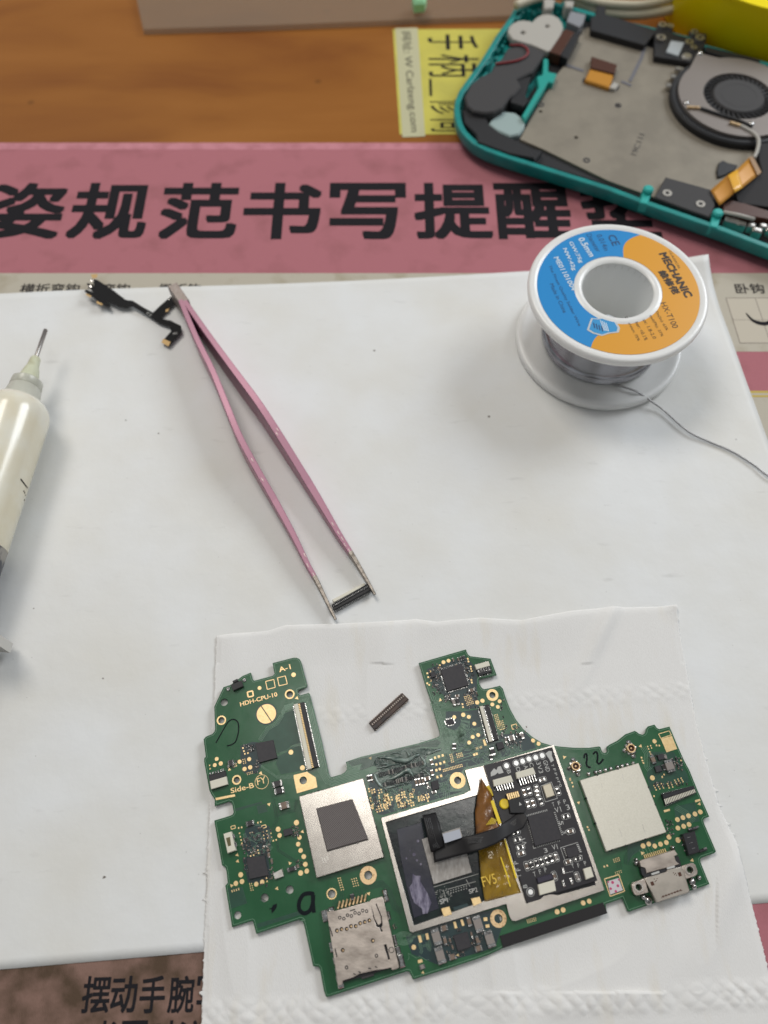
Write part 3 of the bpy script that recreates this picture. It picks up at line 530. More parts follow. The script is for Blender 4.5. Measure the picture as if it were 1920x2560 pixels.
for q in (F((1060, 590)), F((1080, 565)), F((845, 390)), F((855, 420)), F((865, 445)), F((105, 610)), F((125, 650)), F((135, 690)), F((285, 1110)), F((300, 1140)), F((460, 1520)), F((490, 1510)), E((1350, 620)), F((975, 790)), F((1000, 262)), F((1030, 265)), F((1255, 420))): dots(lambda *a: list(a), q[0][0], q[0][1], 1, 1, (0, 0), (0, 0), 14 if q[0][0] > 1400 else 12)
obj('gold_plating', b, m_gold, pcb)
plate('gold_tab', A((970, 1418), (972, 1400), (1110, 1366), (1200, 1425), (1216, 1528), (1005, 1590)), ZB, zg, m_gold, pcb, holes=[hole(A, 1070, 1455, 39)])
join_text('printed_text', [('A-1', A((825, 335))[0], A((945, 300))[0], zg+.001, dict(h=.125, bold=.012)), ('HDH-CPU-10', A((420, 690))[0], A((805, 582))[0], zg+.001, dict(h=.105, bold=.012)),
    ('Side-B', A((322, 1592))[0], A((562, 1530))[0], zg+.001, dict(h=.115, bold=.012)), ('FY', A((598, 1505))[0], A((688, 1480))[0], zg+.001, dict(h=.15)),
    ('TLZ', H((555, 355))[0], H((570, 300))[0], zg+.001, dict(h=.05)), ('N W', C((1415, 1140))[0], C((1480, 1122))[0], zg+.001, dict(h=.06))], m_gold, pcb)
# marker writing
b = MB()
pxstrip(b, D((350, 560), (300, 552), (240, 570), (200, 640), (200, 720), (250, 760), (310, 730), (340, 650), (345, 570)), 9.5, zg, zg+.004, sm=4)
pxstrip(b, D((338, 550), (342, 650), (352, 752)), 9, zg, zg+.006)
obj('pen_mark', b, m_pen, pcb)
b = MB(); pxstrip(b, A((165, 1065), (230, 950), (290, 850), (350, 822), (395, 860), (398, 950), (370, 1050), (325, 1085), (280, 1097)), 2.6, zg, zg+.003, sm=4); obj('pen_mark', b, m_pen, pcb)
b = MB(); b.prism(W(B((745, 1175), (740, 1130), (755, 1090), (798, 1072), (795, 1110), (770, 1150)), zg+.003), zg, zg+.003); pxstrip(b, B((720, 1130), (750, 1120)), 2, zg, zg+.004); obj('pen_mark', b, m_pen, pcb)
for pts in (F((250, 395), (255, 360), (275, 352), (280, 400), (275, 460), (300, 490), (318, 485)), F((345, 355), (365, 330), (388, 345), (390, 400), (385, 435), (410, 452), (450, 405))):
    b = MB(); pxstrip(b, pts, 4.2, zg, zg+.003, sm=4); obj('pen_mark', b, m_pen, pcb)

# shields
def shield(quad, mat, name, notches):
    z1 = .41; o = block(name, quad, ZB, z1, mat, pcb, .012)
    b = MB()
    for (i, t, out) in notches:
        a = Vector(quad[i]); c = Vector(quad[(i+1) % 4]); p = a.lerp(c, t); q = P(p.x, p.y, z1); d = (c-a).normalized(); w0 = P(p.x, p.y, z1); w1 = P(p.x+d.x, p.y+d.y, z1); u = (w1-w0).normalized()
        b.box(q, (u.x, u.y), (-u.y, u.x), .018, .014, .30, z1+.004)
    obj('seam_notch', b, m_dark, o); return o
sh = shield([(747, 1991), (908, 1945), (960, 2143), (791, 2195)], m_tin, 'shield_can', [(1, .3, 0), (1, .62, 0), (1, .93, 0), (2, .35, 0), (2, .7, 0), (3, .12, 0), (3, .45, 0), (3, .8, 0), (0, .3, 0)])
m_weave = node_mat('woven_pad', (.13, .115, .11), .6, .3); nt = m_weave.node_tree
tc = nt.nodes.new('ShaderNodeTexCoord'); mp = nt.nodes.new('ShaderNodeMapping'); mp.inputs['Rotation'].default_value = (0, 0, rad(-42)); wv = nt.nodes.new('ShaderNodeTexWave'); wv.inputs['Scale'].default_value = 10; wv.inputs['Distortion'].default_value = .6; wv.inputs['Detail'].default_value = 2
cr = nt.nodes.new('ShaderNodeValToRGB'); cr.color_ramp.elements[0].color = (.085, .074, .070, 1); cr.color_ramp.elements[1].color = (.24, .21, .20, 1); bp = nt.nodes.new('ShaderNodeBump'); bp.inputs['Distance'].default_value = .02; bp.inputs['Strength'].default_value = .6
nt.links.new(tc.outputs['Object'], mp.inputs[0]); nt.links.new(mp.outputs[0], wv.inputs[0]); nt.links.new(wv.outputs[0], cr.inputs[0]); nt.links.new(cr.outputs[0], bsdf(m_weave).inputs['Base Color']); nt.links.new(wv.outputs[0], bp.inputs['Height']); nt.links.new(bp.outputs[0], bsdf(m_weave).inputs['Normal'])
block('thermal_pad', [(790, 2021), (881, 1997), (921, 2098), (817, 2128)], .41, .52, m_weave, pcb, .02)
shield([(1449.4, 1950.7), (1596.5, 1907.3), (1666.4, 2080.9), (1515.7, 2129.1)], m_tinmat, 'shield_can', [(0, .3, 0), (0, .65, 0), (1, .35, 0), (1, .6, 0), (2, .35, 0), (2, .68, 0), (3, .4, 0), (3, .75, 0), (2, .9, 0)])
b = MB()
for pts in (F((1645, 600)) + F((655, 640)),): pass
for q in (F((645, 560), (660, 620)), F((855, 1080), (885, 1180)), F((615, 1130), (645, 1210)), F((430, 660), (440, 700))): pxstrip(b, q, 1.0, .408, .413)
for q in (B((1258, 590), (1285, 655)), B((1290, 600), (1310, 650)), B((1315, 580), (1330, 625))): pxstrip(b, q, 1.6, .408, .413)
obj('scratch', b, m_steel, pcb)
# solder remains along the shield's far edge
b = MB()
for i in range(9):
    x = 300+i*57+rp.uniform(-10, 10); p = F((x, 560-(x-300)*.24))[0]; q = P(*p, ZB); b.lathe((q.x, q.y, ZB), (0, 0, 1), [(0, .05), (.03, .045), (.05, .01)], 8)
obj('solder_bead', b, m_solder, pcb, True)

# processor frame
ZF = .39
frame_out = [(953, 2045), (1160, 1985), (1178, 1976), (1163, 1926), (1211, 1914), (1384, 1863), (1511, 2225), (1400, 2262), (1290, 2302), (1280, 2301), (1274, 2290), (1266, 2259), (1030, 2331), (1024, 2327)]
frame_in = [(963, 2055), (1200, 1985), (1268, 2234), (1207, 2254), (1034, 2315)]
fr = plate('processor_frame', frame_out, ZB, ZF, m_tin, pcb, inner=[frame_in], bevel=.006)
block('processor_substrate', [(960, 2052), (1204, 1980), (1272, 2240), (1030, 2320)], ZB, .30, m_subst, pcb, 0)
b = MB(); b.prism(W(H((380, 720), (640, 650), (690, 1000), (760, 1300), (820, 1540), (560, 1640), (480, 1300), (420, 1000)), .308), .3, .308, .004); obj('resin_layer', b, node_mat('dark_resin', (.014, .015, .030), .25, bump=.12, bscale=3, bumpdist=.03), pcb)
b = MB(); b.prism(W(H((545, 1180), (580, 1200), (630, 1200), (625, 1260), (650, 1300), (700, 1380), (740, 1480), (700, 1590), (650, 1600), (640, 1540), (560, 1480), (530, 1400), (510, 1320), (540, 1280)), .313), .305, .313, .004)
for x, y, r in ((560, 980, 18), (590, 1040, 12), (480, 1020, 10), (630, 1080, 12), (600, 840, 14), (520, 940, 8)):
    p = H((x, y))[0]; b.disc(P(*p, .312), r/4.15/109, .305, .312, 7)
obj('milky_residue', b, m_residue, pcb)
block('processor_die', [(1054, 2098), (1150, 2068), (1180, 2181), (1084, 2211)], .30, .355, m_die, pcb)
b = MB()
for q in (H((865, 1345), (890, 1450)), H((1100, 1240), (1140, 1310)), H((720, 1330), (1230, 1180)), H((910, 1340), (1200, 1260))): pxstrip(b, q, 1.6, .3, .306)
for i in range(16):
    p = H((915+(i//2)*27, 1362-(i//2)*8+(i % 2)*26))[0]; q = P(*p, .306); b.box(q, BU, BV, .012, .010, .3, .306)
for i in range(60):
    p = H((rp.gauss(850, 60), rp.gauss(1400, 40)))[0]; q = P(*p, .306); b.box(q, BU, BV, rp.uniform(.004, .02), .006, .3, .305)
for i in range(26):
    p = H((rp.uniform(1050, 1210), rp.uniform(380, 760)))[0]; q = P(*p, .306); b.box(q, BU, BV, .012, .005, .3, .305)
obj('silkscreen', b, node_mat('dim_print', (.30, .30, .28), .5), pcb)
join_text('printed_text', [('SP1', G((420, 668))[0], G((500, 645))[0], .307, dict(h=.09, bold=.01)), ('SP2', G((722, 560))[0], G((810, 535))[0], .307, dict(h=.09, bold=.01))], m_white, pcb)
block('solder_tab', G((425, 712), (512, 688), (540, 770), (455, 797)), .3, .40, m_gold, pcb); block('solder_tab', G((735, 608), (825, 586), (848, 650), (762, 690)), .3, .40, m_gold, pcb)
block('conductor', G((548, 700), (700, 655), (720, 690), (560, 735)), .3, .33, m_pcbblue, pcb)

# passives
def passive_mb(b, px, py, l, wd, ang, z1, mi=0):
    q = P(px, py, z1); k = 4.1475*scl(px, py, z1); a = rad(ang); u = BU*math.cos(a)+BV*math.sin(a); v = Vector((-u.y, u.x)); hl, hw = l/2/k, wd/2/k
    b.box(q, u, v, hl*.62, hw*.96, ZB, z1-.004, .004, mi)
    for s in (-1, 1): b.box(Vector((q.x, q.y))+u*(s*hl*.79), u, v, hl*.23, hw, ZB, z1, .006, 3)
pm = [m_capb, m_capg, m_capk, m_solder]
def passive(f, x, y, l, wd, ang=90, mi=0, h=.045, name='capacitor'):
    p = f((x, y))[0]; b = MB(); passive_mb(b, p[0], p[1], l, wd, ang, ZB+h, mi); obj(name, b, pm, pcb)
for a in ((G, 377, 1005, 150, 88, 92, 1, .10), (G, 418, 1197, 150, 88, 92, 1, .10), (G, 810, 870, 150, 88, 92, 1, .10), (G, 932, 1027, 150, 88, 92, 1, .10), (G, 457, 915, 75, 50, 0, 0, .07), (G, 468, 1045, 80, 34, 90, 0, .06), (G, 718, 845, 90, 44, 90, 0, .07), (G, 805, 1040, 80, 34, 90, 0, .06), (G, 815, 1125, 78, 50, 0, 0, .07), (G, 545, 1213, 78, 50, 0, 0, .07), (G, 612, 930, 40, 28, 0, 2), (G, 762, 1045, 60, 22, 90, 2), (G, 520, 1040, 50, 18, 90), (G, 545, 1110, 50, 18, 90), (G, 742, 975, 50, 20, 90),
          (G, 232, 1315, 55, 40, 0, 1), (A, 800, 1490, 100, 60, 0, 2, .07), (A, 820, 1560, 100, 60, 0, 2, .07), (B, 870, 55, 100, 70, 0, 0, .10), (B, 517, 240, 80, 50, 0, 2, .07), (B, 712, 570, 55, 26, 90), (B, 742, 632, 50, 22, 90), (B, 705, 520, 40, 24, 0), (B, 582, 542, 40, 20, 90), (B, 950, 715, 95, 42, 0, 2, .07), (B, 1015, 685, 40, 22, 90),
          (C, 1175, 205, 42, 18, 90), (C, 1228, 200, 42, 18, 90), (C, 1257, 190, 44, 24, 90, 2), (C, 1285, 180, 44, 24, 90, 2), (C, 1305, 238, 42, 22, 90, 2), (C, 1332, 305, 42, 18, 90, 2), (C, 1180, 640, 80, 34, 90, 1, .06), (C, 1222, 632, 80, 34, 90, 2, .06), (C, 1215, 580, 46, 30, 0), (C, 1365, 518, 60, 34, 0, 0, .06), (C, 1100, 600, 40, 18, 90, 2), (C, 1132, 600, 40, 18, 90, 2), (C, 1000, 465, 40, 18, 0, 1), (C, 1000, 405, 40, 20, 90, 2), (C, 1185, 1100, 60, 40, 70, 2, .06),
          (E, 545, 325, 78, 48, 90, 2, .07), (E, 740, 185, 70, 56, 0, 1, .09), (E, 685, 205, 60, 26, 75, 1), (E, 815, 165, 56, 34, 20, 2), (E, 855, 160, 70, 34, 90, 1, .07), (E, 645, 150, 40, 20, 80, 1), (E, 528, 385, 56, 26, 90, 2), (C, 950, 1265, 60, 30, 90, 0, .06), (C, 955, 1375, 60, 30, 90, 0, .06), (C, 905, 1435, 60, 40, 0, 0, .06), (C, 790, 1475, 70, 26, 90, 0), (C, 825, 1468, 70, 26, 90, 0), (C, 860, 1460, 70, 26, 90, 0), (C, 300, 1430, 60, 44, 90, 2, .06), (C, 325, 1425, 60, 30, 90, 0, .06),
          (C, 910, 1500, 46, 22, 90, 1), (C, 975, 1575, 50, 28, 0, 1), (C, 920, 1530, 36, 20, 0, 1), (D, 750, 590, 60, 40, 88, 2, .06), (F, 1140, 475, 120, 84, 88, 1, .10), (F, 968, 410, 80, 44, 90, 0, .07), (F, 1095, 380, 50, 30, 85, 1), (F, 1075, 490, 60, 26, 90, 2), (F, 1170, 415, 40, 20, 90, 2), (F, 1230, 470, 40, 20, 90, 2), (F, 1210, 400, 40, 18, 90, 2), (A, 520, 1095, 34, 20, 0, 2), (A, 545, 1135, 34, 20, 0, 2), (A, 320, 1275, 60, 60, 0, 2, .06), (B, 480, 415, 50, 36, 20, 2), (B, 590, 390, 60, 26, 30, 2), (B, 640, 540, 40, 20, 90, 2)):
    passive(*a)
b = MB(); rs_ = random.Random(21)
def scatter(f, x0, y0, x1, y1, n, s=(14, 24)):
    placed = []
    for i in range(n*6):
        if len(placed) >= n: break
        x, y = rs_.uniform(x0, x1), rs_.uniform(y0, y1)
        if any(abs(x-a)+abs(y-c) < 26 for a, c in placed): continue
        placed.append((x, y)); p = f((x, y))[0]; l = rs_.uniform(*s); passive_mb(b, p[0], p[1], l*1.2, l*.65, rs_.choice([0, 90, 90]), ZB+.028, rs_.choice([0, 1, 2, 2]))
scatter(C, 920, 290, 1040, 420, 20); scatter(C, 960, 240, 1060, 290, 8); scatter(C, 960, 440, 1060, 560, 12); scatter(C, 1290, 260, 1380, 400, 12); scatter(C, 1060, 560, 1180, 640, 9); scatter(C, 1290, 540, 1430, 700, 16); scatter(C, 1320, 480, 1400, 560, 6)
scatter(A, 450, 1090, 570, 1160, 9); scatter(A, 560, 1250, 610, 1380, 8); scatter(A, 280, 1240, 380, 1320, 9); scatter(B, 430, 300, 560, 560, 16); scatter(B, 580, 280, 740, 500, 22); scatter(B, 450, 560, 500, 780, 8); scatter(B, 700, 640, 760, 830, 9); scatter(B, 950, 270, 1025, 380, 14); scatter(B, 620, 780, 700, 900, 6); scatter(B, 1000, 590, 1060, 680, 5); scatter(B, 500, 470, 700, 580, 12)
scatter(F, 1160, 380, 1270, 520, 14); scatter(F, 980, 640, 1340, 680, 16); scatter(F, 1100, 1040, 1180, 1190, 14); scatter(F, 940, 360, 1000, 460, 6); scatter(E, 640, 60, 900, 150, 12); scatter(E, 680, 220, 850, 290, 12); scatter(H, 620, 340, 710, 400, 6); scatter(C, 1640, 600, 1700, 800, 6); scatter(H, 100, 200, 180, 560, 18); scatter(H, 180, 300, 560, 500, 22); scatter(G, 480, 1000, 560, 1200, 8); scatter(G, 740, 960, 880, 1100, 8); scatter(G, 630, 1150, 680, 1200, 4); scatter(D, 1170, 870, 1210, 930, 4)
o = obj('resistor', b, pm, pcb); o['kind'] = 'stuff'; o['label'] = 'tiny soldered parts scattered between the chips'

# chips
def chip(f, *q, h=.07, name='chip', mat=None, pins=0, pout=.02):
    qq = f(*q); o = block(name, qq, ZB, ZB+h, mat or m_chip, pcb, .006)
    if pins:
        b = MB()
        for i in range(4):
            a = P(*qq[i], ZB+.02); c = P(*qq[(i+1) % 4], ZB+.02); u = (c-a).normalized(); nn = Vector((u.y, -u.x)); ctr = sum((P(*t, ZB+.02) for t in qq), Vector())/4
            if (nn.x*(a.x-ctr.x)+nn.y*(a.y-ctr.y)) < 0: nn = -nn
            for k in range(pins):
                p = a.lerp(c, (k+.8)/(pins+.6)); b.box(Vector((p.x, p.y))+nn*pout/2, (u.x, u.y), nn, .008, pout, ZB, ZB+.014)
        obj('pin', b, m_solder, o)
    return o
chip(A, (570, 1070), (760, 1035), (800, 1222), (615, 1272)); chip(B, (482, 600), (668, 575), (712, 780), (510, 822)); chip(B, (860, 310), (945, 288), (968, 350), (872, 380))
chip(C, (1045, 310), (1265, 240), (1332, 468), (1112, 532), h=.08, pins=16, pout=.028); chip(C, (940, 1472), (1015, 1450), (1032, 1540), (960, 1562)); chip(G, (550, 992), (700, 950), (740, 1108), (600, 1156), h=.08)
chip(F, (1008, 362), (1070, 345), (1090, 400), (1028, 418)); chip(F, (980, 482), (1040, 468), (1062, 528), (1000, 545)); chip(C, (935, 340), (985, 328), (995, 380), (948, 392)); chip(E, (582, 240), (650, 222), (672, 285), (604, 312), h=.11, name='inductor')
chip(B, (755, 762), (850, 712), (868, 790), (775, 823), h=.07, name='crystal', mat=m_steel); chip(C, (1090, 830), (1170, 815), (1190, 868), (1110, 880), h=.04, pins=4)
# long flat-cable connector on the left
def fpc(quad, base_mat, flap, flap_mat, teeth, tooth_mat, h=.12, name='cable_connector', lo=.36, hi=.62, pins=True):
    """quad: a,b = one short end, c,d = the other; flap covers the strip between fractions flap[0] and flap[1] of the width"""
    z1 = ZB+h; o = block(name, quad, ZB, z1-.03, base_mat, pcb, .008); a, b_, c, d = [P(*q, z1) for q in quad]
    def at(s, t): return a.lerp(b_, s).lerp(d.lerp(c, s), t)
    m = MB(); m.prism([at(flap[0], .0), at(flap[1], .0), at(flap[1], 1), at(flap[0], 1)], ZB, z1, .01); obj('flap', m, flap_mat, o)
    m = MB()
    for k in range(teeth):
        t = (k+.7)/(teeth+.4); dt = .28/(teeth+.4); m.prism([at(lo, t-dt), at(hi, t-dt), at(hi, t+dt), at(lo, t+dt)], z1-.05, z1-.012)
    obj('contact', m, tooth_mat, o)
    if pins:
        m = MB()
        for k in range(teeth):
            t = (k+.7)/(teeth+.4); dt = .22/(teeth+.4)
            for s0, s1 in ((-.10, 0), (1.0, 1.08)): m.prism([at(s0, t-dt), at(s1, t-dt), at(s1, t+dt), at(s0, t+dt)], ZB, ZB+.02)
        obj('pin', m, m_solder, o)
    return o
fpc(A((968, 668), (1080, 640), (1230, 1312), (1112, 1345)), m_black, (.02, .40), m_cream, 38, m_gold, lo=.42, hi=.58)
fpc(C((1440, 690), (1545, 665), (1648, 1030), (1542, 1060)), m_black, (.06, .38), m_cream, 20, m_solder, lo=.40, hi=.52)
fpc(F((1060, 768), (1095, 888), (1418, 752), (1388, 682)), m_black, (.05, .42), m_black, 20, m_cream, lo=.45, hi=.92)
fpc(A((90, 1402), (115, 1552), (288, 1500), (262, 1352)), m_black, (.42, .98), m_cream, 6, m_solder, lo=-.16, hi=.0, h=.10, pins=False)
fpc(C((1395, 255), (1437, 370), (1578, 330), (1540, 215)), m_black, (.02, .45), m_cream, 5, m_solder, lo=.48, hi=.80, h=.11)
o = fpc(B((242, 352), (325, 326), (372, 520), (285, 552)), m_cream, (.0, .98), m_cream, 2, m_solder, lo=1.0, hi=1.25, h=.16, pins=False, name='battery_connector')
b = MB(); b.prism(W(B((270, 395), (310, 382), (322, 470), (292, 480)), .436), .42, .436); obj('socket_hole', b, node_mat('dark_olive', (.12, .10, .04), .6), o)
# side button
bt = block('side_button', A((318, 465), (428, 418), (446, 478), (342, 524)), ZB-.03, ZB+.12, m_dgrey, pcb); b = MB(); b.prism(W(A((335, 425), (385, 400), (398, 425), (345, 450)), ZB+.08), ZB, ZB+.08, .01); obj('plunger', b, m_dark, bt)
b = MB()
for p in A((292, 508), (460, 415)): q = P(*p, ZB+.03); b.disc(q, .045, ZB, ZB+.035, 10, .01)
obj('solder_bead', b, m_solder, pcb)
# antenna sockets
for cx, cy in ((160, 480), (735, 295)):
    p = F((cx, cy))[0]; q = P(*p, ZB+.08); b = MB()
    for (dx, dy, s) in ((-.02, .15, .06), (.05, -.16, .06), (-.14, -.04, .05), (.12, .03, .05)):
        b.lathe((q.x+dx, q.y+dy, ZB), (0, 0, 1), [(0, s), (.03, s*.9), (.05, s*.4), (.055, 0)], 10)
    u = Vector((.97, .25)); b.box(q, u, (-.25, .97), .10, .115, ZB, ZB+.035, .01)
    o = obj('antenna_socket', b, m_solder, pcb)
    b = MB(); b.ring(q, .072, .098, ZB+.03, ZB+.13, 28); b.disc(q, .02, ZB+.03, ZB+.11, 12); obj('contact_ring', b, m_goldd, o)
    b = MB(); b.disc(q, .072, ZB+.03, ZB+.05, 20); obj('insulator', b, m_flexb, o)
# headphone-style black socket
hj = block('audio_socket', F((1270, 1182), (1400, 1150), (1450, 1368), (1335, 1405)), ZB, ZB+.16, m_black, pcb, .015)
b = MB()
for q in (F((1330, 1130), (1425, 1105), (1432, 1130), (1340, 1155)), F((1440, 1348), (1525, 1325), (1530, 1350), (1450, 1375))): b.prism(W(q, ZB+.08), ZB, ZB+.08, .01)
obj('wing', b, m_black, hj); b = MB()
for x, y in ((1258, 1225), (1285, 1290), (1305, 1350), (1340, 1130), (1385, 1118), (1412, 1110), (1495, 1332)): q = P(*F((x, y))[0], ZB+.03); b.box(q, BU, BV, .04, .018, ZB, ZB+.085 if x > 1320 else ZB+.03, .004)
for x, y in ((1338, 1215), (1362, 1272), (1386, 1330)): q = P(*F((x, y))[0], ZB+.164); b.box(q, BU, BV, .035, .005, ZB+.15, ZB+.163)
obj('contact', b, m_solder, hj)

# damaged connector rows under glossy flux
b = MB()
for (x0, y0, x1, y1, n) in ((410, 1400, 860, 1270, 24), (450, 1500, 860, 1395, 22)):
    for i in range(n):
        t = i/(n-1); x = x0+(x1-x0)*t; y = y0+(y1-y0)*t+rp.uniform(-4, 4); p = C((x, y))[0]; q = P(*p, ZB+.05); b.box(q, BU.lerp(BV, .12).normalized(), BV, .013, .045+rp.uniform(-.006, .012), ZB, ZB+.035+rp.uniform(0, .02), .004, rp.choice([0, 0, 1]))
obj('torn_contact_row', b, [m_chip, m_capg], pcb)
b = MB()
fl = [([(400, 1220), (500, 1222), (600, 1250), (700, 1245), (790, 1200), (830, 1190)], [8, 16, 26, 26, 18, 5]), ([(690, 1130), (700, 1170), (720, 1200)], [3, 10, 20]), ([(360, 1385), (370, 1440), (410, 1500), (440, 1520)], [8, 16, 16, 6]),
      ([(480, 1450), (560, 1430), (640, 1380), (700, 1350), (720, 1360), (760, 1420)], [5, 18, 24, 30, 20, 6]), ([(830, 1200), (870, 1250), (880, 1300), (850, 1330)], [6, 16, 20, 8]), ([(380, 1330), (480, 1310), (620, 1280)], [5, 12, 5]), ([(860, 1340), (920, 1390), (960, 1450)], [5, 9, 5]),
      ([(420, 1290), (470, 1285), (520, 1300)], [5, 14, 5]), ([(900, 1190), (1000, 1150), (1050, 1130)], [4, 9, 4]), ([(450, 1540), (560, 1520), (660, 1490)], [4, 8, 4]), ([(640, 1180), (560, 1170), (520, 1180)], [3, 8, 3])]
for pts, ws in fl:
    w_ = W(C(*pts), ZB+.03); w_ = smooth_path([(q.x, q.y, i) for i, q in enumerate(w_)], 4); k = 4.1475*109; rr = []
    for q in w_:
        t = q.z; i = min(int(t), len(ws)-2); i = max(i, 0); rr.append(max(.004, (ws[i]+(ws[i+1]-ws[i])*(t-i))/k*.9))
    b.tube([(q.x+rp.uniform(-.008, .008), q.y+rp.uniform(-.008, .008), ZB+.022+r*.25) for q, r in zip(w_, rr)], 0, 8, rs=rr)
obj('flux_ridge', b, m_flux, pcb, True)
plate('flux_film', C((380, 1215), (600, 1160), (690, 1130), (830, 1120), (1000, 1130), (1050, 1120), (1040, 1150), (900, 1185), (880, 1300), (960, 1420), (900, 1400), (760, 1440), (700, 1500), (480, 1540), (400, 1520), (350, 1440), (340, 1380), (430, 1340), (330, 1290)), ZB+.004, ZB+.012, node_mat('flux_film', (.13, .18, .15), .16, col2=(.025, .05, .04), nscale=3.5, bump=.9, bscale=5, bumpdist=.05, alpha=.85, spec=.8), pcb)
plate('flux_film', C((80, 1260), (330, 1195), (820, 1080), (1000, 1030), (1050, 1060), (1010, 1110), (830, 1110), (400, 1200), (380, 1290), (250, 1340), (200, 1350), (230, 1280), (120, 1310)), ZB+.004, ZB+.0075, node_mat('flux_haze', (.12, .17, .14), .22, alpha=.45, bump=.4, bscale=4, bumpdist=.03), pcb)

# memory card slot
zs = ZB+.15
slot = plate('card_slot', D((490, 752), (545, 735), (560, 742), (930, 640), (945, 622), (1052, 590), (1065, 600), (1232, 1318), (1215, 1330), (1165, 1345), (1150, 1320), (1080, 1335), (1000, 1345), (820, 1385), (760, 1420), (650, 1455), (640, 1500), (605, 1505)), ZB, zs, m_slot, pcb, bevel=.008,
             inner=[D((940, 665), (955, 700), (985, 820), (1020, 880), (1035, 870), (1048, 855), (1040, 790), (990, 665), (1000, 655), (1055, 790), (1066, 880), (1052, 915), (1075, 950), (1045, 960), (1030, 912), (1000, 905), (965, 800)), D((1073, 1085), (1105, 1075), (1145, 1240), (1120, 1255))])
block('card_tray', D((510, 770), (1045, 605), (1220, 1310), (640, 1480)), ZB, zs-.07, m_dark, slot)
block('card_lip', D((820, 1385), (965, 1350), (975, 1405), (850, 1445)), ZB, ZB+.07, m_dgrey, slot)
b = MB()
for i in range(8):
    x = 600+i*39; y = 722-i*10.5; q = P(*D((x, y-8))[0], ZB+.05); b.tube([(q.x, q.y, ZB+.10), (q.x+.02, q.y+.05, ZB+.08), (q.x+.035, q.y+.14, ZB+.02)], .022, 6)
obj('contact', b, m_goldd, slot)
b = MB()
for x, y in ((620, 805), (662, 815), (700, 780), (740, 787), (778, 755), (820, 762), (857, 732), (898, 738), (1000, 1200), (690, 1322)): q = P(*D((x, y))[0], zs+.004); b.ring(q, .018, .036, zs-.01, zs+.004, 14, 0); b.disc(q, .018, zs-.01, zs+.002, 12, mi=1)
for x, y in ((590, 940), (637, 925), (690, 922), (735, 893), (785, 893), (830, 863), (878, 850), (926, 833), (962, 1043), (650, 1143)): q = P(*D((x, y))[0], zs+.004); b.disc(q, .040, zs-.01, zs+.003, 14, mi=0); b.disc((q.x+.006, q.y-.004), .022, zs, zs+.02, 10, .008, mi=2)
obj('contact_window', b, [m_dark, m_slot, m_goldd], slot)
b = MB()
for x, y, sx, sy in ((470, 785, .07, .11), (535, 725, .06, .06), (1095, 575, .05, .12), (1130, 780, .03, .08), (1195, 1040, .03, .10), (1225, 1145, .05, .07), (1258, 1255, .06, .12), (540, 1110, .05, .09), (578, 1250, .05, .06), (595, 1360, .04, .06), (622, 1470, .06, .12)):
    q = P(*D((x, y))[0], ZB+.04); b.box(q, BU, BV, sx, sy, ZB, ZB+.06, .02)
obj('anchor_tab', b, m_solder, slot)
b = MB()
for q in (D((515, 900), (545, 1000)), D((570, 1125), (592, 1215)), D((725, 735), (780, 718)), D((760, 1385), (785, 1395)), D((812, 1365), (838, 1372)), D((915, 1330), (945, 1332)), D((985, 1310), (1010, 1325))): pxstrip(b, q, 2.6, zs-.01, zs+.003)
q = P(*D((1155, 1140))[0], zs); b.ring(q, .045, .058, zs-.01, zs+.003, 16)
obj('slit', b, m_dark, slot)

# usb socket
zu = ZB+.20
usb = plate('charging_socket', I((385, 400), (470, 375), (520, 362), (540, 355), (610, 335), (620, 315), (762, 282), (772, 300), (842, 528), (830, 540), (518, 640), (505, 632)), ZB-.02, zu, node_mat('socket_steel', (.52, .47, .41), .34, .75, col2=(.42, .38, .33), nscale=3), pcb, bevel=.01)
block('rear_shell', I((325, 218), (350, 205), (690, 100), (725, 150), (690, 170), (705, 220), (745, 250), (400, 345), (385, 290), (340, 275)), ZB, zu-.02, m_slot, usb, .01)
block('insulator', I((335, 280), (375, 270), (400, 330), (440, 330), (700, 250), (690, 170), (730, 165), (755, 240), (760, 285), (470, 370), (380, 395), (350, 350)), ZB, zu-.05, m_black, usb, .005)
b = MB()
for q in (I((450, 345), (530, 320), (535, 340), (455, 365)), I((610, 285), (690, 262), (695, 285), (615, 305))): b.prism(W(q, zu-.015), ZB, zu-.015)
obj('plastic_strip', b, m_white, usb)
ul = plate('mounting_ear', I((250, 470), (262, 445), (300, 430), (378, 405), (415, 540), (330, 565), (300, 572), (278, 560), (262, 530)), ZB+.08, zu-.02, m_slot, usb, holes=[hole(I, 318, 492, 34)], bevel=.008)
ur = plate('mounting_ear', I((772, 272), (860, 242), (885, 245), (905, 262), (925, 320), (925, 345), (905, 368), (812, 400)), ZB+.08, zu-.02, m_slot, usb, holes=[hole(I, 850, 312, 34)], bevel=.008)
b = MB()
for x, y in ((318, 492), (850, 312)): q = P(*I((x, y))[0], zu); b.ring(q, .075, .10, ZB, zu, 24)
obj('screw_collar', b, m_steel, usb)
b = MB()
for x, y, sx, sy, a in ((290, 240, .06, .15, 0), (290, 205, .045, .05, 0), (668, 80, .05, .06, 0), (365, 590, .06, .08, 0), (415, 625, .09, .09, 0), (868, 430, .08, .11, 0), (890, 480, .06, .07, 0), (940, 390, .05, .09, 0)):
    q = P(*I((x, y))[0], ZB+.03); b.lathe((q.x, q.y, ZB-.02), (0, 0, 1), [(0, sx), (.05, sx*1.05), (.10, sx*.75), (.12, sx*.1)], 12)
obj('solder_joint', b, m_solder, usb, True)
b = MB()
for i in range(12):
    x = 382+i*19.5; y = 178-i*6; q = P(*I((x, y))[0], ZB+.03); b.box(q, BU, BV, .009, .05, ZB, ZB+.035)
obj('contact', b, m_gold, usb)
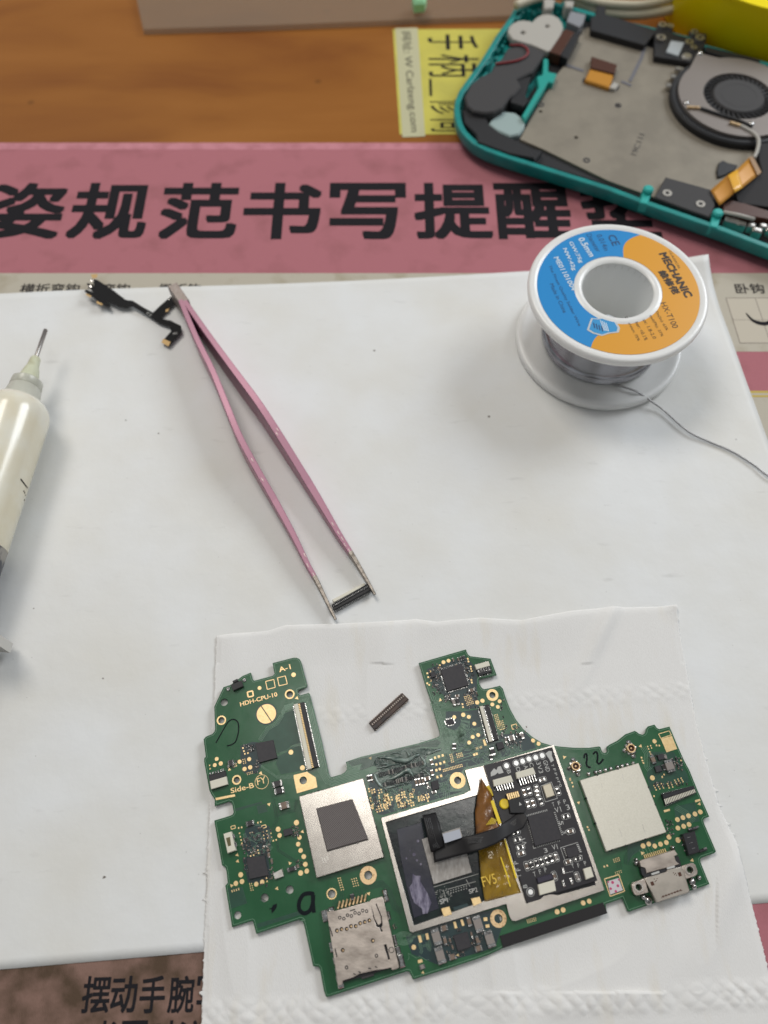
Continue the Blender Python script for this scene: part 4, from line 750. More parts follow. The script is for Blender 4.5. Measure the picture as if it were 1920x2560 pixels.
b = MB()
for x, y in ((460, 452), (745, 355)): q = P(*I((x, y))[0], zu+.003); b.box(q, BU, BV, .035, .04, zu-.01, zu+.003)
for x, y in ((480, 405), (510, 400), (490, 430), (500, 420), (680, 340), (700, 345), (710, 365), (690, 358)): q = P(*I((x, y))[0], zu+.002); b.disc(q, .012, zu-.01, zu+.002, 6)
for i in range(22): x = 555+i*10; q = P(*I((x, 592-i*3.6+(8 if i in (0, 21) else 0)))[0], zu+.002); b.box(q, BU, BV, .010, .006+.006*(i % 3), zu-.01, zu+.0025)
obj('stamped_mark', b, m_flexb, usb)
# dotted sticker in its gold frame
b = MB()
q4 = M((1290, 985), (1440, 940), (1500, 1110), (1350, 1165))
for i in range(4): pxstrip(b, [q4[i], q4[(i+1) % 4]], 2.2, ZB, zg+.0004*i)
obj('gold_outline', b, m_gold, pcb)
st = block('moisture_sticker', M((1320, 1010), (1436, 975), (1482, 1100), (1352, 1146)), ZB, ZB+.03, node_mat('sticker_white', (.60, .56, .58), .5), pcb, 0)
b = MB()
for x, y, r in ((1375, 1020, 14), (1430, 1055, 13), (1355, 1085, 12), (1408, 1112, 12), (1440, 992, 9), (1330, 1015, 8)): q = P(*M((x, y))[0], ZB+.033); b.disc(q, r/4.15/109, ZB+.028, ZB+.033, 12)
obj('dot', b, node_mat('magenta', (.50, .05, .16), .5), st)
fs = block('foam_strip', [(1249.5, 2340), (1508, 2256), (1519, 2283), (1258, 2370)], ZB, ZB+.03, m_foam, pcb, .004)

# black add-on board
zm = .50
mod = plate('add_on_board', [(1211, 1914), (1380, 1868), (1493, 2201), (1388, 2233), (1360, 2239), (1352, 2247), (1319, 2257)], .42, zm, m_modpcb, pcb, bevel=.004)
block('spacer_layer', [(1230, 1925), (1375, 1880), (1490, 2212), (1395, 2238), (1330, 2225)], ZF, .42, m_dark, mod)
zmt = zm+.003
mcomp = {'x': 0}
b = MB()
for x, y in ((690, 475), (790, 447), (857, 427), (923, 405), (993, 388), (1060, 368)):
    q = P(*E((x, y))[0], zm+.01); b.disc(q, .060, zm, zm+.012, 18, .006, mi=1); b.ring(q, .076, .084, zm, zmt, 24)
q = P(*M((525, 1120))[0], zm+.01); b.disc(q, .055, zm, zm+.01, 18, .004, mi=1); b.ring(q, .078, .088, zm, zmt, 24)
obj('solder_pad', b, [m_white, node_mat('bright_solder', (.85, .85, .84), .3, .3)], mod)
def outl(f, x, y, w_, h_, b, rot=0):
    c = f((x, y))[0]; q = P(*c, zmt); k = 4.1475*scl(*c, zmt); a = rad(rot); u = BU*math.cos(a)+BV*math.sin(a); v = Vector((-u.y, u.x)); pts = []
    for i in range(17):
        t = 2*math.pi*i/16; cx, sy = math.cos(t), math.sin(t); pts.append(Vector((q.x, q.y))+u*(math.copysign(abs(cx)**.45, cx)*w_/2/k)+v*(math.copysign(abs(sy)**.45, sy)*h_/2/k))
    b.strip(pts, .008, zm, zmt)
b = MB(); b2 = []
plist = [(E, 1060, 618, 0, 90), (E, 1222, 735, 90, 90), (E, 1005, 715, 90, 0), (E, 1005, 755, 90, 0), (E, 925, 735, 90, 80), (E, 875, 750, 90, 80), (E, 912, 872, 90, 90), (E, 965, 860, 90, 90), (E, 1045, 842, 90, 90), (E, 1305, 1000, 0, 90), (E, 1355, 1155, 0, 90), (E, 785, 1168, 0, 90), (E, 805, 1240, 0, 90), (E, 835, 1320, 0, 90), (E, 842, 1385, 0, 90),
         (E, 900, 1515, 90, 90), (E, 950, 1502, 90, 90), (E, 1003, 1485, 90, 90), (E, 1055, 1472, 90, 90), (E, 1107, 1452, 90, 90), (E, 1155, 1435, 90, 90), (E, 1205, 1420, 90, 90), (E, 1330, 1470, 0, 90), (E, 1430, 1435, 0, 90), (M, 772, 955, 90, 90), (M, 1010, 962, 90, 90)]
for f, x, y, a, s in plist:
    outl(f, x, y, 92 if a == 0 else 52, 52 if a == 0 else 92, b)
    p = f((x, y))[0]; q = P(*p, zm+.04); u = BU if a == 0 else BV; v = Vector((-u.y, u.x)); mm = MB(); mi = rp.choice([0, 1, 2, 2]); mm.box(q, u, v, .035, .032, zm, zm+.036, .004, mi)
    for sg in (-1, 1): mm.box(Vector((q.x, q.y))+u*(sg*.05), u, v, .02, .034, zm, zm+.04, .006, 3)
    obj('capacitor', mm, pm, mod)
for q in (E((545, 520), (560, 500), (585, 520), (600, 485), (630, 478), (660, 545), (610, 560), (600, 545), (570, 570), (528, 585), (525, 545)), E((1095, 345), (1130, 320), (1160, 325), (1160, 370), (1180, 420), (1150, 440), (1130, 400), (1118, 385))): b.prism(W(q, zmt), zm, zmt)
gq = E((1065, 840), (1190, 815), (1215, 830), (1160, 640), (1100, 655))
def mframe(q, t=1.6, skip=()):
    for i in range(len(q)):
        if i not in skip: pxstrip(b, [q[i], q[(i+1) % len(q)]], t*.7, zm, zmt+.0004*i)
mframe(E((1045, 685), (1155, 642), (1218, 812), (1092, 850))); mframe(M((835, 660), (1015, 605), (1060, 740), (880, 790)), 1.6, (1,)); mframe(E((560, 730), (600, 718), (640, 705)), 1.5, (2,))
mframe(E((755, 690), (770, 680), (745, 700)), 1.2, (2,)); mframe(M((850, 930), (970, 905)), 1, (1,)); mframe(E((975, 1330), (1000, 1322)), 2, (1,))
for i in range(13):
    for qa, qb in (((900+i*17, 983-i*4.8), (906+i*17, 1001-i*4.8)), ((1013+i*18.5, 1305-i*5.2), (1018+i*18.5, 1322-i*5.2)), ((888+i*6.2, 1015+i*21.3), (906+i*6.2, 1010+i*21.3)), ((1180+i*6.6, 962+i*19), (1197+i*6.6, 957+i*19))): pxstrip(b, E(qa, qb), 1.7, zm, zm+.012)
for i in range(5):
    pxstrip(b, M((862+i*7, 672+i*18), (880+i*7, 667+i*18)), 1.9, zm, zm+.01); pxstrip(b, M((1000+i*8, 632+i*18), (1022+i*8, 626+i*18)), 2.4, zm, zm+.01)
obj('silkscreen', b, m_white, mod)
tx = [('GND', (1065, 425), (1102, 540), .10), ('3V3', (995, 440), (1030, 555), .10), ('C', (922, 450), (935, 490), .09), ('A', (865, 475), (878, 512), .09), ('D', (785, 495), (798, 540), .09), ('B', (690, 525), (702, 560), .09)]
items = [(s, E(a)[0], E(c)[0], zmt+.003, dict(h=hh)) for s, a, c, hh in tx]
for s, x, y in zip('TFPPro', (1152, 1172, 1185, 1200, 1218, 1232), (460, 505, 550, 598, 636, 668)): items.append((s, E((x, y))[0], E((x+8, y+28))[0], zmt+.003, dict(h=.055)))
for s, x, y in (('T', 1170, 900), ('F', 1230, 884), ('P', 1288, 868)): items.append((s, E((x, y))[0], E((x+24, y-6))[0], zmt+.003, dict(h=.085)))
items += [('V1', E((1200, 965))[0], E((1262, 948))[0], zmt+.003, dict(h=.11)), ('3', E((1318, 935))[0], E((1352, 925))[0], zmt+.003, dict(h=.11)), ('5', E((1232, 1048))[0], E((1240, 1090))[0], zmt+.003, dict(h=.09)), ('3', E((1268, 1150))[0], E((1278, 1182))[0], zmt+.003, dict(h=.07)),
          ('3', E((842, 1165))[0], E((828, 1130))[0], zmt+.003, dict(h=.10)), ('V1', E((905, 1290))[0], E((880, 1225))[0], zmt+.003, dict(h=.09)), ('3', E((1085, 1380))[0], E((1120, 1370))[0], zmt+.003, dict(h=.09)), ('V1', E((1170, 1350))[0], E((1225, 1336))[0], zmt+.003, dict(h=.10)),
          ('T', E((845, 1625))[0], E((837, 1595))[0], zmt+.003, dict(h=.09)), ('F', E((835, 1560))[0], E((827, 1530))[0], zmt+.003, dict(h=.09)), ('P', E((812, 1490))[0], E((804, 1458))[0], zmt+.003, dict(h=.09)),
          ('T', E((975, 1625))[0], E((1000, 1618))[0], zmt+.003, dict(h=.09)), ('F', E((1035, 1600))[0], E((1055, 1594))[0], zmt+.003, dict(h=.09)), ('P', E((1090, 1580))[0], E((1112, 1573))[0], zmt+.003, dict(h=.09)),
          ('T', M((958, 875))[0], M((980, 868))[0], zmt+.003, dict(h=.08)), ('F', M((1020, 865))[0], M((1038, 858))[0], zmt+.003, dict(h=.08)), ('P', M((1088, 845))[0], M((1108, 838))[0], zmt+.003, dict(h=.08)), ('B', M((492, 1075))[0], M((486, 1040))[0], zmt+.003, dict(h=.09)), ('L', M((555, 672))[0], M((580, 665))[0], zmt+.003, dict(h=.06))]
join_text('printed_text', items, m_white, mod)
def mblock(name, q, h, mat, ch=.006): return block(name, q, zm, zm+h, mat, mod, ch)
mblock('microcontroller', E((905, 1000), (1165, 928), (1255, 1235), (985, 1308)), .07, m_chip)
mblock('memory_chip', M((885, 672), (1000, 640), (1035, 735), (915, 770)), .06, m_chip); mblock('crystal', E((1062, 682), (1148, 652), (1192, 782), (1105, 812)), .06, m_beige, .012)
mblock('indicator_lamp', M((1070, 882), (1150, 857), (1182, 962), (1100, 992)), .07, m_cream, .012)
for q, qd in ((E((548, 622), (735, 572), (762, 640), (560, 690)), E((565, 690), (762, 640), (770, 668), (575, 712))), (E((785, 545), (965, 490), (995, 560), (798, 610)), E((800, 612), (995, 560), (1005, 590), (812, 645)))):
    mblock('cable_connector', q, .10, m_cream, .01); mblock('cable_latch', qd, .08, m_black)
    b = MB(); w0 = [Vector(t) for t in qd]
    for i in range(7):
        t = (i+.7)/7.4; p0 = w0[0].lerp(w0[1], t); p1 = w0[3].lerp(w0[2], t); pxstrip(b, [p0-(p1-p0)*.5, p1+(p1-p0)*1.2], 1.6, zm, zm+.085)
    obj('contact', b, m_solder, mod)
mblock('cable_latch', M((590, 975), (740, 930), (765, 980), (605, 1030)), .08, node_mat('violet_black', (.03, .025, .045), .4)); mblock('cable_connector', M((600, 1045), (770, 995), (790, 1108), (622, 1155)), .10, m_cream, .01)
b = MB()
for x, y in ((865, 900), (868, 1030), (950, 1005)): q = P(*M((x, y))[0], zm+.03); b.box(q, BU, BV, .03, .07, zm, zm+.03, .01)
obj('solder_pad', b, m_solder, mod)

# amber film and its strips
def quadgrid(name, L_, R_, n, m, zf, mat, parent, thick=.004):
    """sheet between two pixel polylines L_ and R_ (same length); zf(s, t) gives its height"""
    vs = []; k = len(L_)-1
    for i in range(n+1):
        t = i/n*k; a = min(int(t), k-1); l = Vector(L_[a]).lerp(Vector(L_[a+1]), t-a); r = Vector(R_[a]).lerp(Vector(R_[a+1]), t-a)
        for j in range(m+1):
            p = l.lerp(r, j/m); vs.append(P(p.x, p.y, zf(j/m, i/n)))
    me = bpy.data.meshes.new(name); me.from_pydata(vs, [], [(i*(m+1)+j, i*(m+1)+j+1, (i+1)*(m+1)+j+1, (i+1)*(m+1)+j) for i in range(n) for j in range(m)])
    o = link(name, me, mat, parent, True); s = o.modifiers.new('s', 'SOLIDIFY'); s.thickness = thick; return o
Lf = E((425, 600), (392, 760), (365, 950), (372, 1180), (400, 1350), (430, 1659))+G((880, 640)); Rf = E((428, 605), (545, 790), (560, 960), (640, 1150), (710, 1380), (790, 1659))+G((1255, 545))
Lf = [Lf[0]]+Lf[1:]; film = quadgrid('amber_film', Lf[3:], Rf[3:], 30, 12, lambda s, t: .44+.06*math.sin(s*3.1)+.02*math.sin(t*14+s*5)+.015*math.sin(s*17+t*9)-.03*max(0, t*4-3), m_amber, pcb)
quadgrid('curled_film', Lf[:4], Rf[:4], 24, 10, lambda s, t: .46+.16*math.sin(s*3.1)*(1-t*.6)+.02*math.sin(t*20+s*9), m_amberd, film)
b = MB(); pxstrip(b, E((540, 835), (575, 940), (622, 1075)), 8, .50, .506); pxstrip(b, E((480, 690), (545, 790)), 14, .45, .47); pxstrip(b, E((672, 1235), (790, 1640)), 4.5, .50, .506); pxstrip(b, E((630, 1420), (712, 1650)), 2.4, .54, .545); pxstrip(b, G((1045, 180), (1145, 485)), 2.6, .53, .535)
for i in range(7): pxstrip(b, E((480+i*14, 1090-i*2), (540+i*8, 1010+i*4)), 1, .56, .563)
obj('gold_strip', b, m_yellow, film)
ptext('FV5', G((868, 490))[0], G((1010, 448))[0], .545, node_mat('gold_print', (.75, .50, .06), .4), film, h=.20)
b = MB(); q = P(*E((668, 870))[0], .55); b.disc(q, .11, zm, .57, 20, .02); obj('yellow_dot', b, m_yellow, mod)

# black ribbon cable arching over the processor
ck = thing('ribbon_cable', 'black flat ribbon cable with white label arching across the open processor', 'cable', tuple(P(1130, 2090, .4)))
Lr = H((640, 575), (680, 700), (705, 830))+H((730, 960), (760, 1062)); Rr = H((785, 540), (830, 680), (845, 800))+H((900, 900), (960, 1020))
quadgrid('upper_tail', H((645, 575), (675, 690), (705, 830), (735, 960)), H((785, 542), (825, 660), (850, 760), (880, 900)), 16, 6, lambda s, t: .62+.16*math.sin(t*2.6)-.05*s, m_ribbon, ck)
quadgrid('band', H((735, 800), (890, 790), (1060, 800), (1220, 765), (1420, 700), (1500, 645), (1600, 570), (1700, 510)), H((770, 1065), (960, 1010), (1130, 965), (1260, 930), (1400, 875), (1530, 800), (1700, 700), (1740, 610)), 40, 8, lambda s, t: .58+.20*math.sin(min(1, t*1.15)*3.0)**2*(1 if t > .3 else t/.3)+.05*s, m_ribbon, ck)
b = MB()
for o_, y_ in ((0, 0), (1, 16), (2, 32), (3, 46)):
    pts = smooth_path([(x, y+y_, 0) for x, y in H((1150, 800), (1300, 780), (1440, 735), (1540, 650), (1640, 580))] if 0 else [(p[0], p[1]+y_/4.15, 0) for p in H((1120, 815), (1280, 800), (1430, 755), (1530, 680), (1620, 610))], 4)
    zs_ = [.60+.20*math.sin(min(1, (.45+.55*i/(len(pts)-1))*1.15)*3.0)**2+.03 for i in range(len(pts))]
    b.tube([P(p.x, p.y, z_) for p, z_ in zip(pts, zs_)], .006, 5)
for k in range(4): pts = [(p[0]+k*4.4, p[1]) for p in H((668, 600), (700, 720), (735, 850), (770, 910))]; b.tube([P(x, y, .80 if i == 1 else .74) for i, (x, y) in enumerate(pts)], .005, 5)
obj('conductor', b, node_mat('grey_line', (.07, .068, .068), .4), ck)
b = MB(); b.prism(W(H((857, 768), (1033, 716), (1053, 805), (880, 862)), .74), .70, .74); obj('label', b, node_mat('label_grey', (.42, .44, .50), .4), ck)
b = MB(); b.prism(W(E((705, 822), (820, 785), (880, 850), (890, 945), (865, 965), (730, 965)), .64), .55, .64, .01); obj('stiffener', b, m_dark, ck)
b = MB()
for i in range(6): pxstrip(b, E((695+i*21, 765-i*5), (715+i*21, 825-i*6)), 3.6, .60, .66)
obj('contact', b, m_gold, ck); b = MB(); b.prism(W(E((822, 850), (850, 878), (822, 888)), .645), .64, .645); obj('arrow_mark', b, m_white, ck)
b = MB(); b.prism(W(E((690, 760), (808, 735), (832, 790), (708, 828)), .60), .5, .60); obj('cable_tongue', b, m_flexb, ck)

# ---------------------------------------------------------------- small connectors
def comb(name, label, quad, z0, z1, base, tm, teeth, extra=None):
    root = thing(name, label, 'connector', tuple(P(*quad[0], z0)))
    a, b_, c, d = [P(*q, z1) for q in quad]
    def at(s, t): return a.lerp(b_, s).lerp(d.lerp(c, s), t)
    m = MB(); m.prism([a, b_, c, d], z0, z1-.02, .01); obj('body', m, base, root)
    m = MB()
    for s0, s1 in ((.05, .2), (.42, .55), (.8, .95)): m.prism([at(s0, .03), at(s1, .03), at(s1, .97), at(s0, .97)], z0, z1, .006)
    obj('rail', m, base, root)
    m = MB()
    for k in range(teeth):
        t = (k+.8)/(teeth+.6); dt = .22/(teeth+.6)
        for s0, s1, zz in ((-.08, .06, -.04), (.26, .44, 0), (.9, 1.1, -.05)): m.prism([at(s0, t-dt), at(s1, t-dt), at(s1, t+dt), at(s0, t+dt)], z0+.01, z1+zz+.003)
    obj('contact', m, tm, root)
    return root, at
m_burnt = node_mat('scorched_plastic', (.075, .045, .034), .4, col2=(.03, .024, .024), nscale=5)
comb('board_connector', 'scorched brown multi-pin connector lying loose on the tissue', C((300, 858), (360, 935), (714, 612), (645, 545)), .155, .28, m_burnt, node_mat('tarnished_pin', (.30, .26, .23), .35, .6), 19)
ro, at = comb('board_connector', 'black comb-like connector clamped between the tweezer tips', T((712, 1165), (752, 1245), (1262, 968), (1200, 878)), .14, .30, m_dark, m_solder, 24)
b = MB(); b.prism(W(T((722, 1100), (1165, 868), (1180, 905), (745, 1138)), .27), .15, .27, .01); obj('cream_bar', b, m_cream, ro)

# ---------------------------------------------------------------- tweezers
m_tpink = node_mat('pink_coating', (.40, .20, .265), .40, .3, bump=.1, bscale=20)
m_tsteel = node_mat('tweezer_steel', (.34, .30, .26), .38, .9, col2=(.16, .14, .12), nscale=9)
tw = thing('tweezers', 'pink coated pointed tweezers standing on edge across the white sheet', 'tweezers', tuple(P(600, 1100, .12)))
def arm(path, zt_f, th_f, metal_from):
    pts = smooth_path([(x, y, 0) for x, y in path], 6); n = len(pts); b = MB(); rings = []; c3 = []
    for i, p in enumerate(pts): t = (p.y-pts[0].y)/(pts[-1].y-pts[0].y); c3.append(P(p.x, p.y, zt_f(t)))
    for i, c in enumerate(c3):
        t = (pts[i].y-pts[0].y)/(pts[-1].y-pts[0].y); d = (c3[min(i+1, n-1)]-c3[max(i-1, 0)]); d.z = 0; d.normalize(); nn = Vector((-d.y, d.x, 0)); h = th_f(t)/2; zt2 = zt_f(t); zb = max(.135+.08*max(0, t-.5)*2, zt2-.09-.98*max(0, 1-t)**.55)
        ch = min(.015, h*.4)
        rings.append([c+nn*(h-ch), c+nn*h-Vector((0, 0, ch)), Vector((c.x, c.y, zb))+nn*h, Vector((c.x, c.y, zb))-nn*h, c-nn*h-Vector((0, 0, ch)), c-nn*(h-ch)])
    k = min(range(n), key=lambda i: abs((pts[i].y-pts[0].y)/(pts[-1].y-pts[0].y)-metal_from)); b.loops(rings[:k+1], cap=True, mi=0); b.loops(rings[k:], cap=True, mi=1)
    return obj('arm', b, [m_tpink, m_tsteel], tw)
zt_f = lambda t: .88+.20*math.sin(math.pi*min(1, t*1.6))*(t < .625)-.04*t-.50*max(0, (t-.35)/.65)**1.2
th_f = lambda t: (.15+.03*math.sin(math.pi*t) if t < .6 else .19-.125*((t-.6)/.4)**1.3)
TW = X(400, 680, 2.4583)
Lp = TW((125, 170), (222, 400), (320, 600), (402, 800), (484, 1000), (590, 1200), (703, 1400), (812, 1600), (905, 1790), (960, 1890), (1078, 2132))
Rp = TW((150, 175), (308, 400), (455, 600), (603, 800), (733, 1000), (857, 1200), (978, 1400), (1095, 1600), (1205, 1775), (1320, 1978))
arm(Lp, zt_f, th_f, .87); arm(Rp, zt_f, lambda t: th_f(t)*(1.0+.12*math.sin(math.pi*t)), .86)
b = MB()
for path, ts in ((Lp, (.50, .56, .80, .83, .86)), (Rp, (.44, .45, .76, .79, .81, .83, .85))):
    for t in ts:
        py = path[0][1]+(path[-1][1]-path[0][1])*t; k = max(i for i in range(len(path)-1) if path[i][1] <= py); a_, c_ = Vector(path[k]), Vector(path[k+1]); f_ = (py-a_.y)/(c_.y-a_.y); p_ = a_.lerp(c_, f_)
        z_ = zt_f(t)+.004; u_ = (P(c_.x, c_.y, z_)-P(a_.x, a_.y, z_)).normalized(); v_ = Vector((-u_.y, u_.x)); q_ = P(p_.x, p_.y, z_); o_ = rp.uniform(-.3, .3)*th_f(t)
        b.prism([Vector((q_.x, q_.y))+v_*o_+Vector((u_.x, u_.y))*x_+v_*y_ for x_, y_ in ((-.09, 0), (-.03, .010), (.04, .005), (.10, .002), (.05, -.008), (-.04, -.006))], z_-.02, z_)
obj('chipped_paint', b, node_mat('bare_metal', (.55, .50, .46), .45, .6), tw)
b = MB(); q0 = P(432, 713, .88); q1 = P(459, 752, .88); d = (q1-q0).normalized(); b.box((q0+q1)/2, (d.x, d.y), (-d.y, d.x), (q1-q0).length/2+.06, .15, .135, .88, .02); obj('welded_end', b, node_mat('brushed_end', (.30, .26, .24), .5, .5, col2=(.24, .20, .18), nscale=6, stretch=(4, 1, 1)), tw)

# ---------------------------------------------------------------- flux syringe
a0 = P(114.5, 824, 1.06); a1 = P(53, 1000, 1.06); ax = (a1-a0).normalized(); unit = (a1-a0).length
sy = thing('syringe', 'cream flux paste syringe with steel needle at the left edge of the sheet', 'syringe', tuple(P(20, 1100, .12)))
def s_at(px, py): return (P(px, py, 1.06)-a0).dot(ax)
s_n = s_at(91.5, 894); s_h = s_at(71, 950); s_c0 = s_at(64, 950); s_c1 = s_at(48, 1000); s_b = s_c1
m_needle = node_mat('needle_steel', (.35, .33, .31), .3, .9); m_hub = node_mat('hub_plastic', (.60, .62, .46), .4, col2=(.46, .45, .30), nscale=3, sss=.2)
m_collar = node_mat('frosted_plastic', (.62, .62, .54), .25, sss=.2, alpha=.75); m_barrel = node_mat('flux_filled_barrel', (.78, .76, .66), .22, col2=(.72, .66, .50), nscale=.7, coat=.5, sss=.3)
b = MB(); b.lathe(a0, ax, [(0, .045), (.02, .06), (s_n+.1, .058)], 20); obj('needle', b, m_needle, sy, True, 40)
b = MB(); b.lathe(a0, ax, [(s_n, .11), (s_n+.05, .14), (s_n+.35, .17), (s_n+.4, .20), (s_c0+.05, .30)], 30); obj('needle_hub', b, m_hub, sy, True, 40)
b = MB(); b.lathe(a0, ax, [(s_c0, .36), (s_c0+.04, .41), (s_c0+.25, .43), (s_c0+.28, .41), (s_c0+.31, .43), (s_c1, .50), (s_c1+.2, .54)], 40); obj('collar', b, m_collar, sy, True, 40)
LB = s_at(5, 1352)
b = MB(); b.lathe(a0, ax, [(s_b, .50), (s_b+.08, .66), (s_b+.25, .80), (s_b+.42, .86), (s_b+.6, .88), (s_b+1.6, .88), (LB+.2, .88)], 64); obj('barrel', b, m_barrel, sy, True, 50)
b = MB(); b.lathe(a0, ax, [(LB+.2, .875), (LB+.4, .875), (LB+1.3, .875), (LB+2.2, .87), (LB+2.25, .83), (LB+8, .82), (LB+8.05, .8)], 48); obj('piston', b, node_mat('smoky_piston', (.045, .05, .065), .3, col2=(.30, .28, .25), nscale=1.2, nlo=.5, nhi=.62, stretch=(.4, 2, 2)), sy, True, 50)
b = MB(); fs_ = a0+ax*s_at(-175, 1585); b.box((fs_.x, fs_.y), (ax.y, -ax.x), (ax.x, ax.y), 1.45, .12, .35, 1.65, .10); obj('finger_flange', b, node_mat('flange_white', (.62, .60, .56), .5), sy)
b = MB()
for i in range(7):
    t = i/6; q = P(56+t*15, 1197+t*22, 1.75); 
    b.box(q, (.8, -.5), (.5, .8), .04, .035, 1.60, 1.765)
dirt = MB(); m_grime = node_mat('grime', (.16, .11, .06), .7)
ringp = [(s_c1+.22, a_) for a_ in [i*.12 for i in range(-2, 26)]]
uu = ax.cross(Vector((0, 0, 1))).normalized(); vv = uu.cross(ax)
b2_ = MB()
for (s__, aa, rr_) in [(s_c1+.17, 1.9, .07), (s_c1+.62, .9, .05), (s_c1+.70, .7, .06), (s_c1+.75, .55, .05), (s_c1+.60, .6, .03), (s_c1+.8, .8, .03)]:
    pass
# grimy line round the shoulder
pts = []
for i in range(26):
    a_ = .25+i*.1; s__ = s_b+.36+.03*noise.noise(Vector((i*.4, 0, 0))); r__ = .81; pts.append(a0+ax*s__+(uu*-math.cos(a_)+vv*math.sin(a_))*r__ if 0 else a0+ax*s__+(uu*math.cos(a_)+vv*math.sin(a_))*r__)
b2_.tube(pts, .012, 6, rs=[.006+.012*abs(noise.noise(Vector((i*.7, 3, 0)))) for i in range(26)])
obj('grime_line', b2_, m_grime, sy)
def on_barrel(px, py, r=.883):
    o_ = Vector((0, 0, CAMH)); d_ = (P(px, py, 0)-o_).normalized(); w0 = o_-a0
    dd = d_-ax*d_.dot(ax); ww = w0-ax*w0.dot(ax); A_ = dd.dot(dd); B_ = 2*dd.dot(ww); C_ = ww.dot(ww)-r*r; D_ = B_*B_-4*A_*C_
    return o_+d_*((-B_-math.sqrt(max(D_, 0)))/(2*A_))
b = MB()
for i in range(8):
    q = on_barrel(53+i*2.2, 1199+i*2.9); nr_ = (q-(a0+ax*(q-a0).dot(ax))).normalized(); b.lathe(q-nr_*.004, nr_, [(0, .03), (.007, .026)], 5)
for x, y in ((60, 1228), (62, 1232), (64, 1238), (61, 1250)): q = on_barrel(x, y); nr_ = (q-(a0+ax*(q-a0).dot(ax))).normalized(); b.lathe(q-nr_*.004, nr_, [(0, .028), (.007, .024)], 5)
obj('printed_text', b, m_inkg, sy)

# ---------------------------------------------------------------- black flex with gold ends
m_flexk = node_mat('flex_black', (.010, .010, .011), .6, spec=.15); m_flexg = node_mat('flex_gold', (.42, .28, .12), .5, .4)
fx = thing('flex_cable', 'short black branching flex cable with gold ends beside the tweezers', 'flex cable', tuple(P(330, 800, .12)))
fpts = Q((790, 235), (830, 240), (960, 320), (1055, 388), (1110, 392), (1200, 445), (1275, 485), (1330, 430), (1420, 352), (1470, 395), (1345, 520), (1350, 538), (1420, 550), (1508, 598), (1516, 650), (1408, 765), (1350, 725), (1425, 640), (1418, 605), (1330, 575), (1250, 520), (1110, 440), (1060, 455), (1000, 448), (905, 405), (930, 440), (922, 458), (880, 445), (722, 340), (740, 325), (795, 345), (742, 280), (752, 270), (800, 290))
def lift(o):
    for v in o.data.vertices:
        x = v.co.x+fx.location.x; v.co.z += .10+.16*(abs(x+6.9)/2.2)**1.6-.02
o = plate('ribbon', fpts, .13, .142, m_flexk, fx)
bm = bmesh.new(); bm.from_mesh(o.data); bmesh.ops.triangulate(bm, faces=[f for f in bm.faces if len(f.verts) > 4])
bmesh.ops.subdivide_edges(bm, edges=[e for e in bm.edges if e.calc_length() > .5], cuts=2); bm.to_mesh(o.data); bm.free(); lift(o)
b = MB()
for q in (Q((775, 200), (830, 192), (825, 222), (790, 232)), Q((1360, 700), (1422, 728), (1402, 765), (1345, 732)), Q((740, 358), (780, 372), (772, 388), (730, 365)), Q((820, 410), (870, 432), (860, 445), (820, 430)), Q((1380, 460), (1410, 450), (1400, 475), (1378, 480))): b.prism(W(q, .146), .142, .146)
lift(obj('gold_end', b, m_flexg, fx))
b = MB()
for x, y, r in ((785, 250, 14), (770, 300, 12), (1430, 352, 12), (1405, 372, 9)): q = P(*Q((x, y))[0], .15); b.disc(q, r/3.318/85, .14, .16, 8)
lift(obj('solder_spot', b, m_solder, fx))
lift(ptext('T2', Q((1212, 492))[0], Q((1255, 516))[0], .147, m_white, fx, h=.08)); lift(ptext('83', Q((1440, 668))[0], Q((1475, 668))[0], .147, m_white, fx, h=.08))

# ---------------------------------------------------------------- solder spool
sc_ = P(1497, 846, .34); cx, cy = sc_.x, sc_.y
# height at which the upper flange is seen where the photograph has it
ztop = 1.0
for i in range(400):
    z = .5+i*.01; v = Vector((cx, cy, z))-Vector((0, 0, CAMH)); py = 1280-FPX*v.dot(CU)/v.dot(CF)
    if py < 722: ztop = z; break
print('spool top', ztop, cx, cy)
sp = thing('solder_spool', 'white plastic spool of solder wire with blue and orange ring label', 'spool', (cx, cy, .12))
m_sp = node_mat('spool_plastic', (.80, .80, .78), .32, sss=.35, coat=.2)
RO, RH, RI = 2.47, .98, 1.16
def flange(z0, z1):
    b = MB(); e = .09; prof = [(RH, z0+.03), (RH+.03, z0)] + [(RO-e+e*math.sin(a), z0+e-e*math.cos(a)) for a in (0, .5, 1, 1.57)] + [(RO-e+e*math.sin(a), z1-e+e*math.cos(a)) for a in (1.57, 1, .5, 0)] + [(RO-.20, z1), (RO-.24, z1-.03), (RI+.04, z1-.03), (RI, z1), (RH+.06, z1), (RH, z1-.05), (RH, z0+.03)]
    n = 96; b.loops([[(cx+r*math.cos(2*math.pi*j/n), cy+r*math.sin(2*math.pi*j/n), z) for j in range(n)] for r, z in prof], cap=False); return obj('flange', b, m_sp, sp, True, 40)
flange(.12, .40); flange(ztop-.27, ztop)
b = MB(); b.ring((cx, cy), RH, RH+.08, .2, ztop-.1, 64); obj('hub', b, node_mat('hub_lit_white', (.90, .91, .90), .35, sss=.5), sp, True, 40)  # paler than the flanges: light through the translucent hub put into its colour
b = MB(); prof = []; z = .41; k = 0
while z < ztop-.28:
    rr_ = (1.72 if z < .62 else 1.58)-.02*noise.noise(Vector((z*3, 0, 0)))-.25*max(0, z-(ztop-.6)); prof += [(z, rr_-.03), (z+.014, rr_), (z+.0275, rr_+.008), (z+.041, rr_)]; z += .055; k += 1
b.lathe((cx, cy, 0), (0, 0, 1), prof, 72, cap=False); obj('wound_wire', b, m_lead, sp, True)
zl = ztop-.022
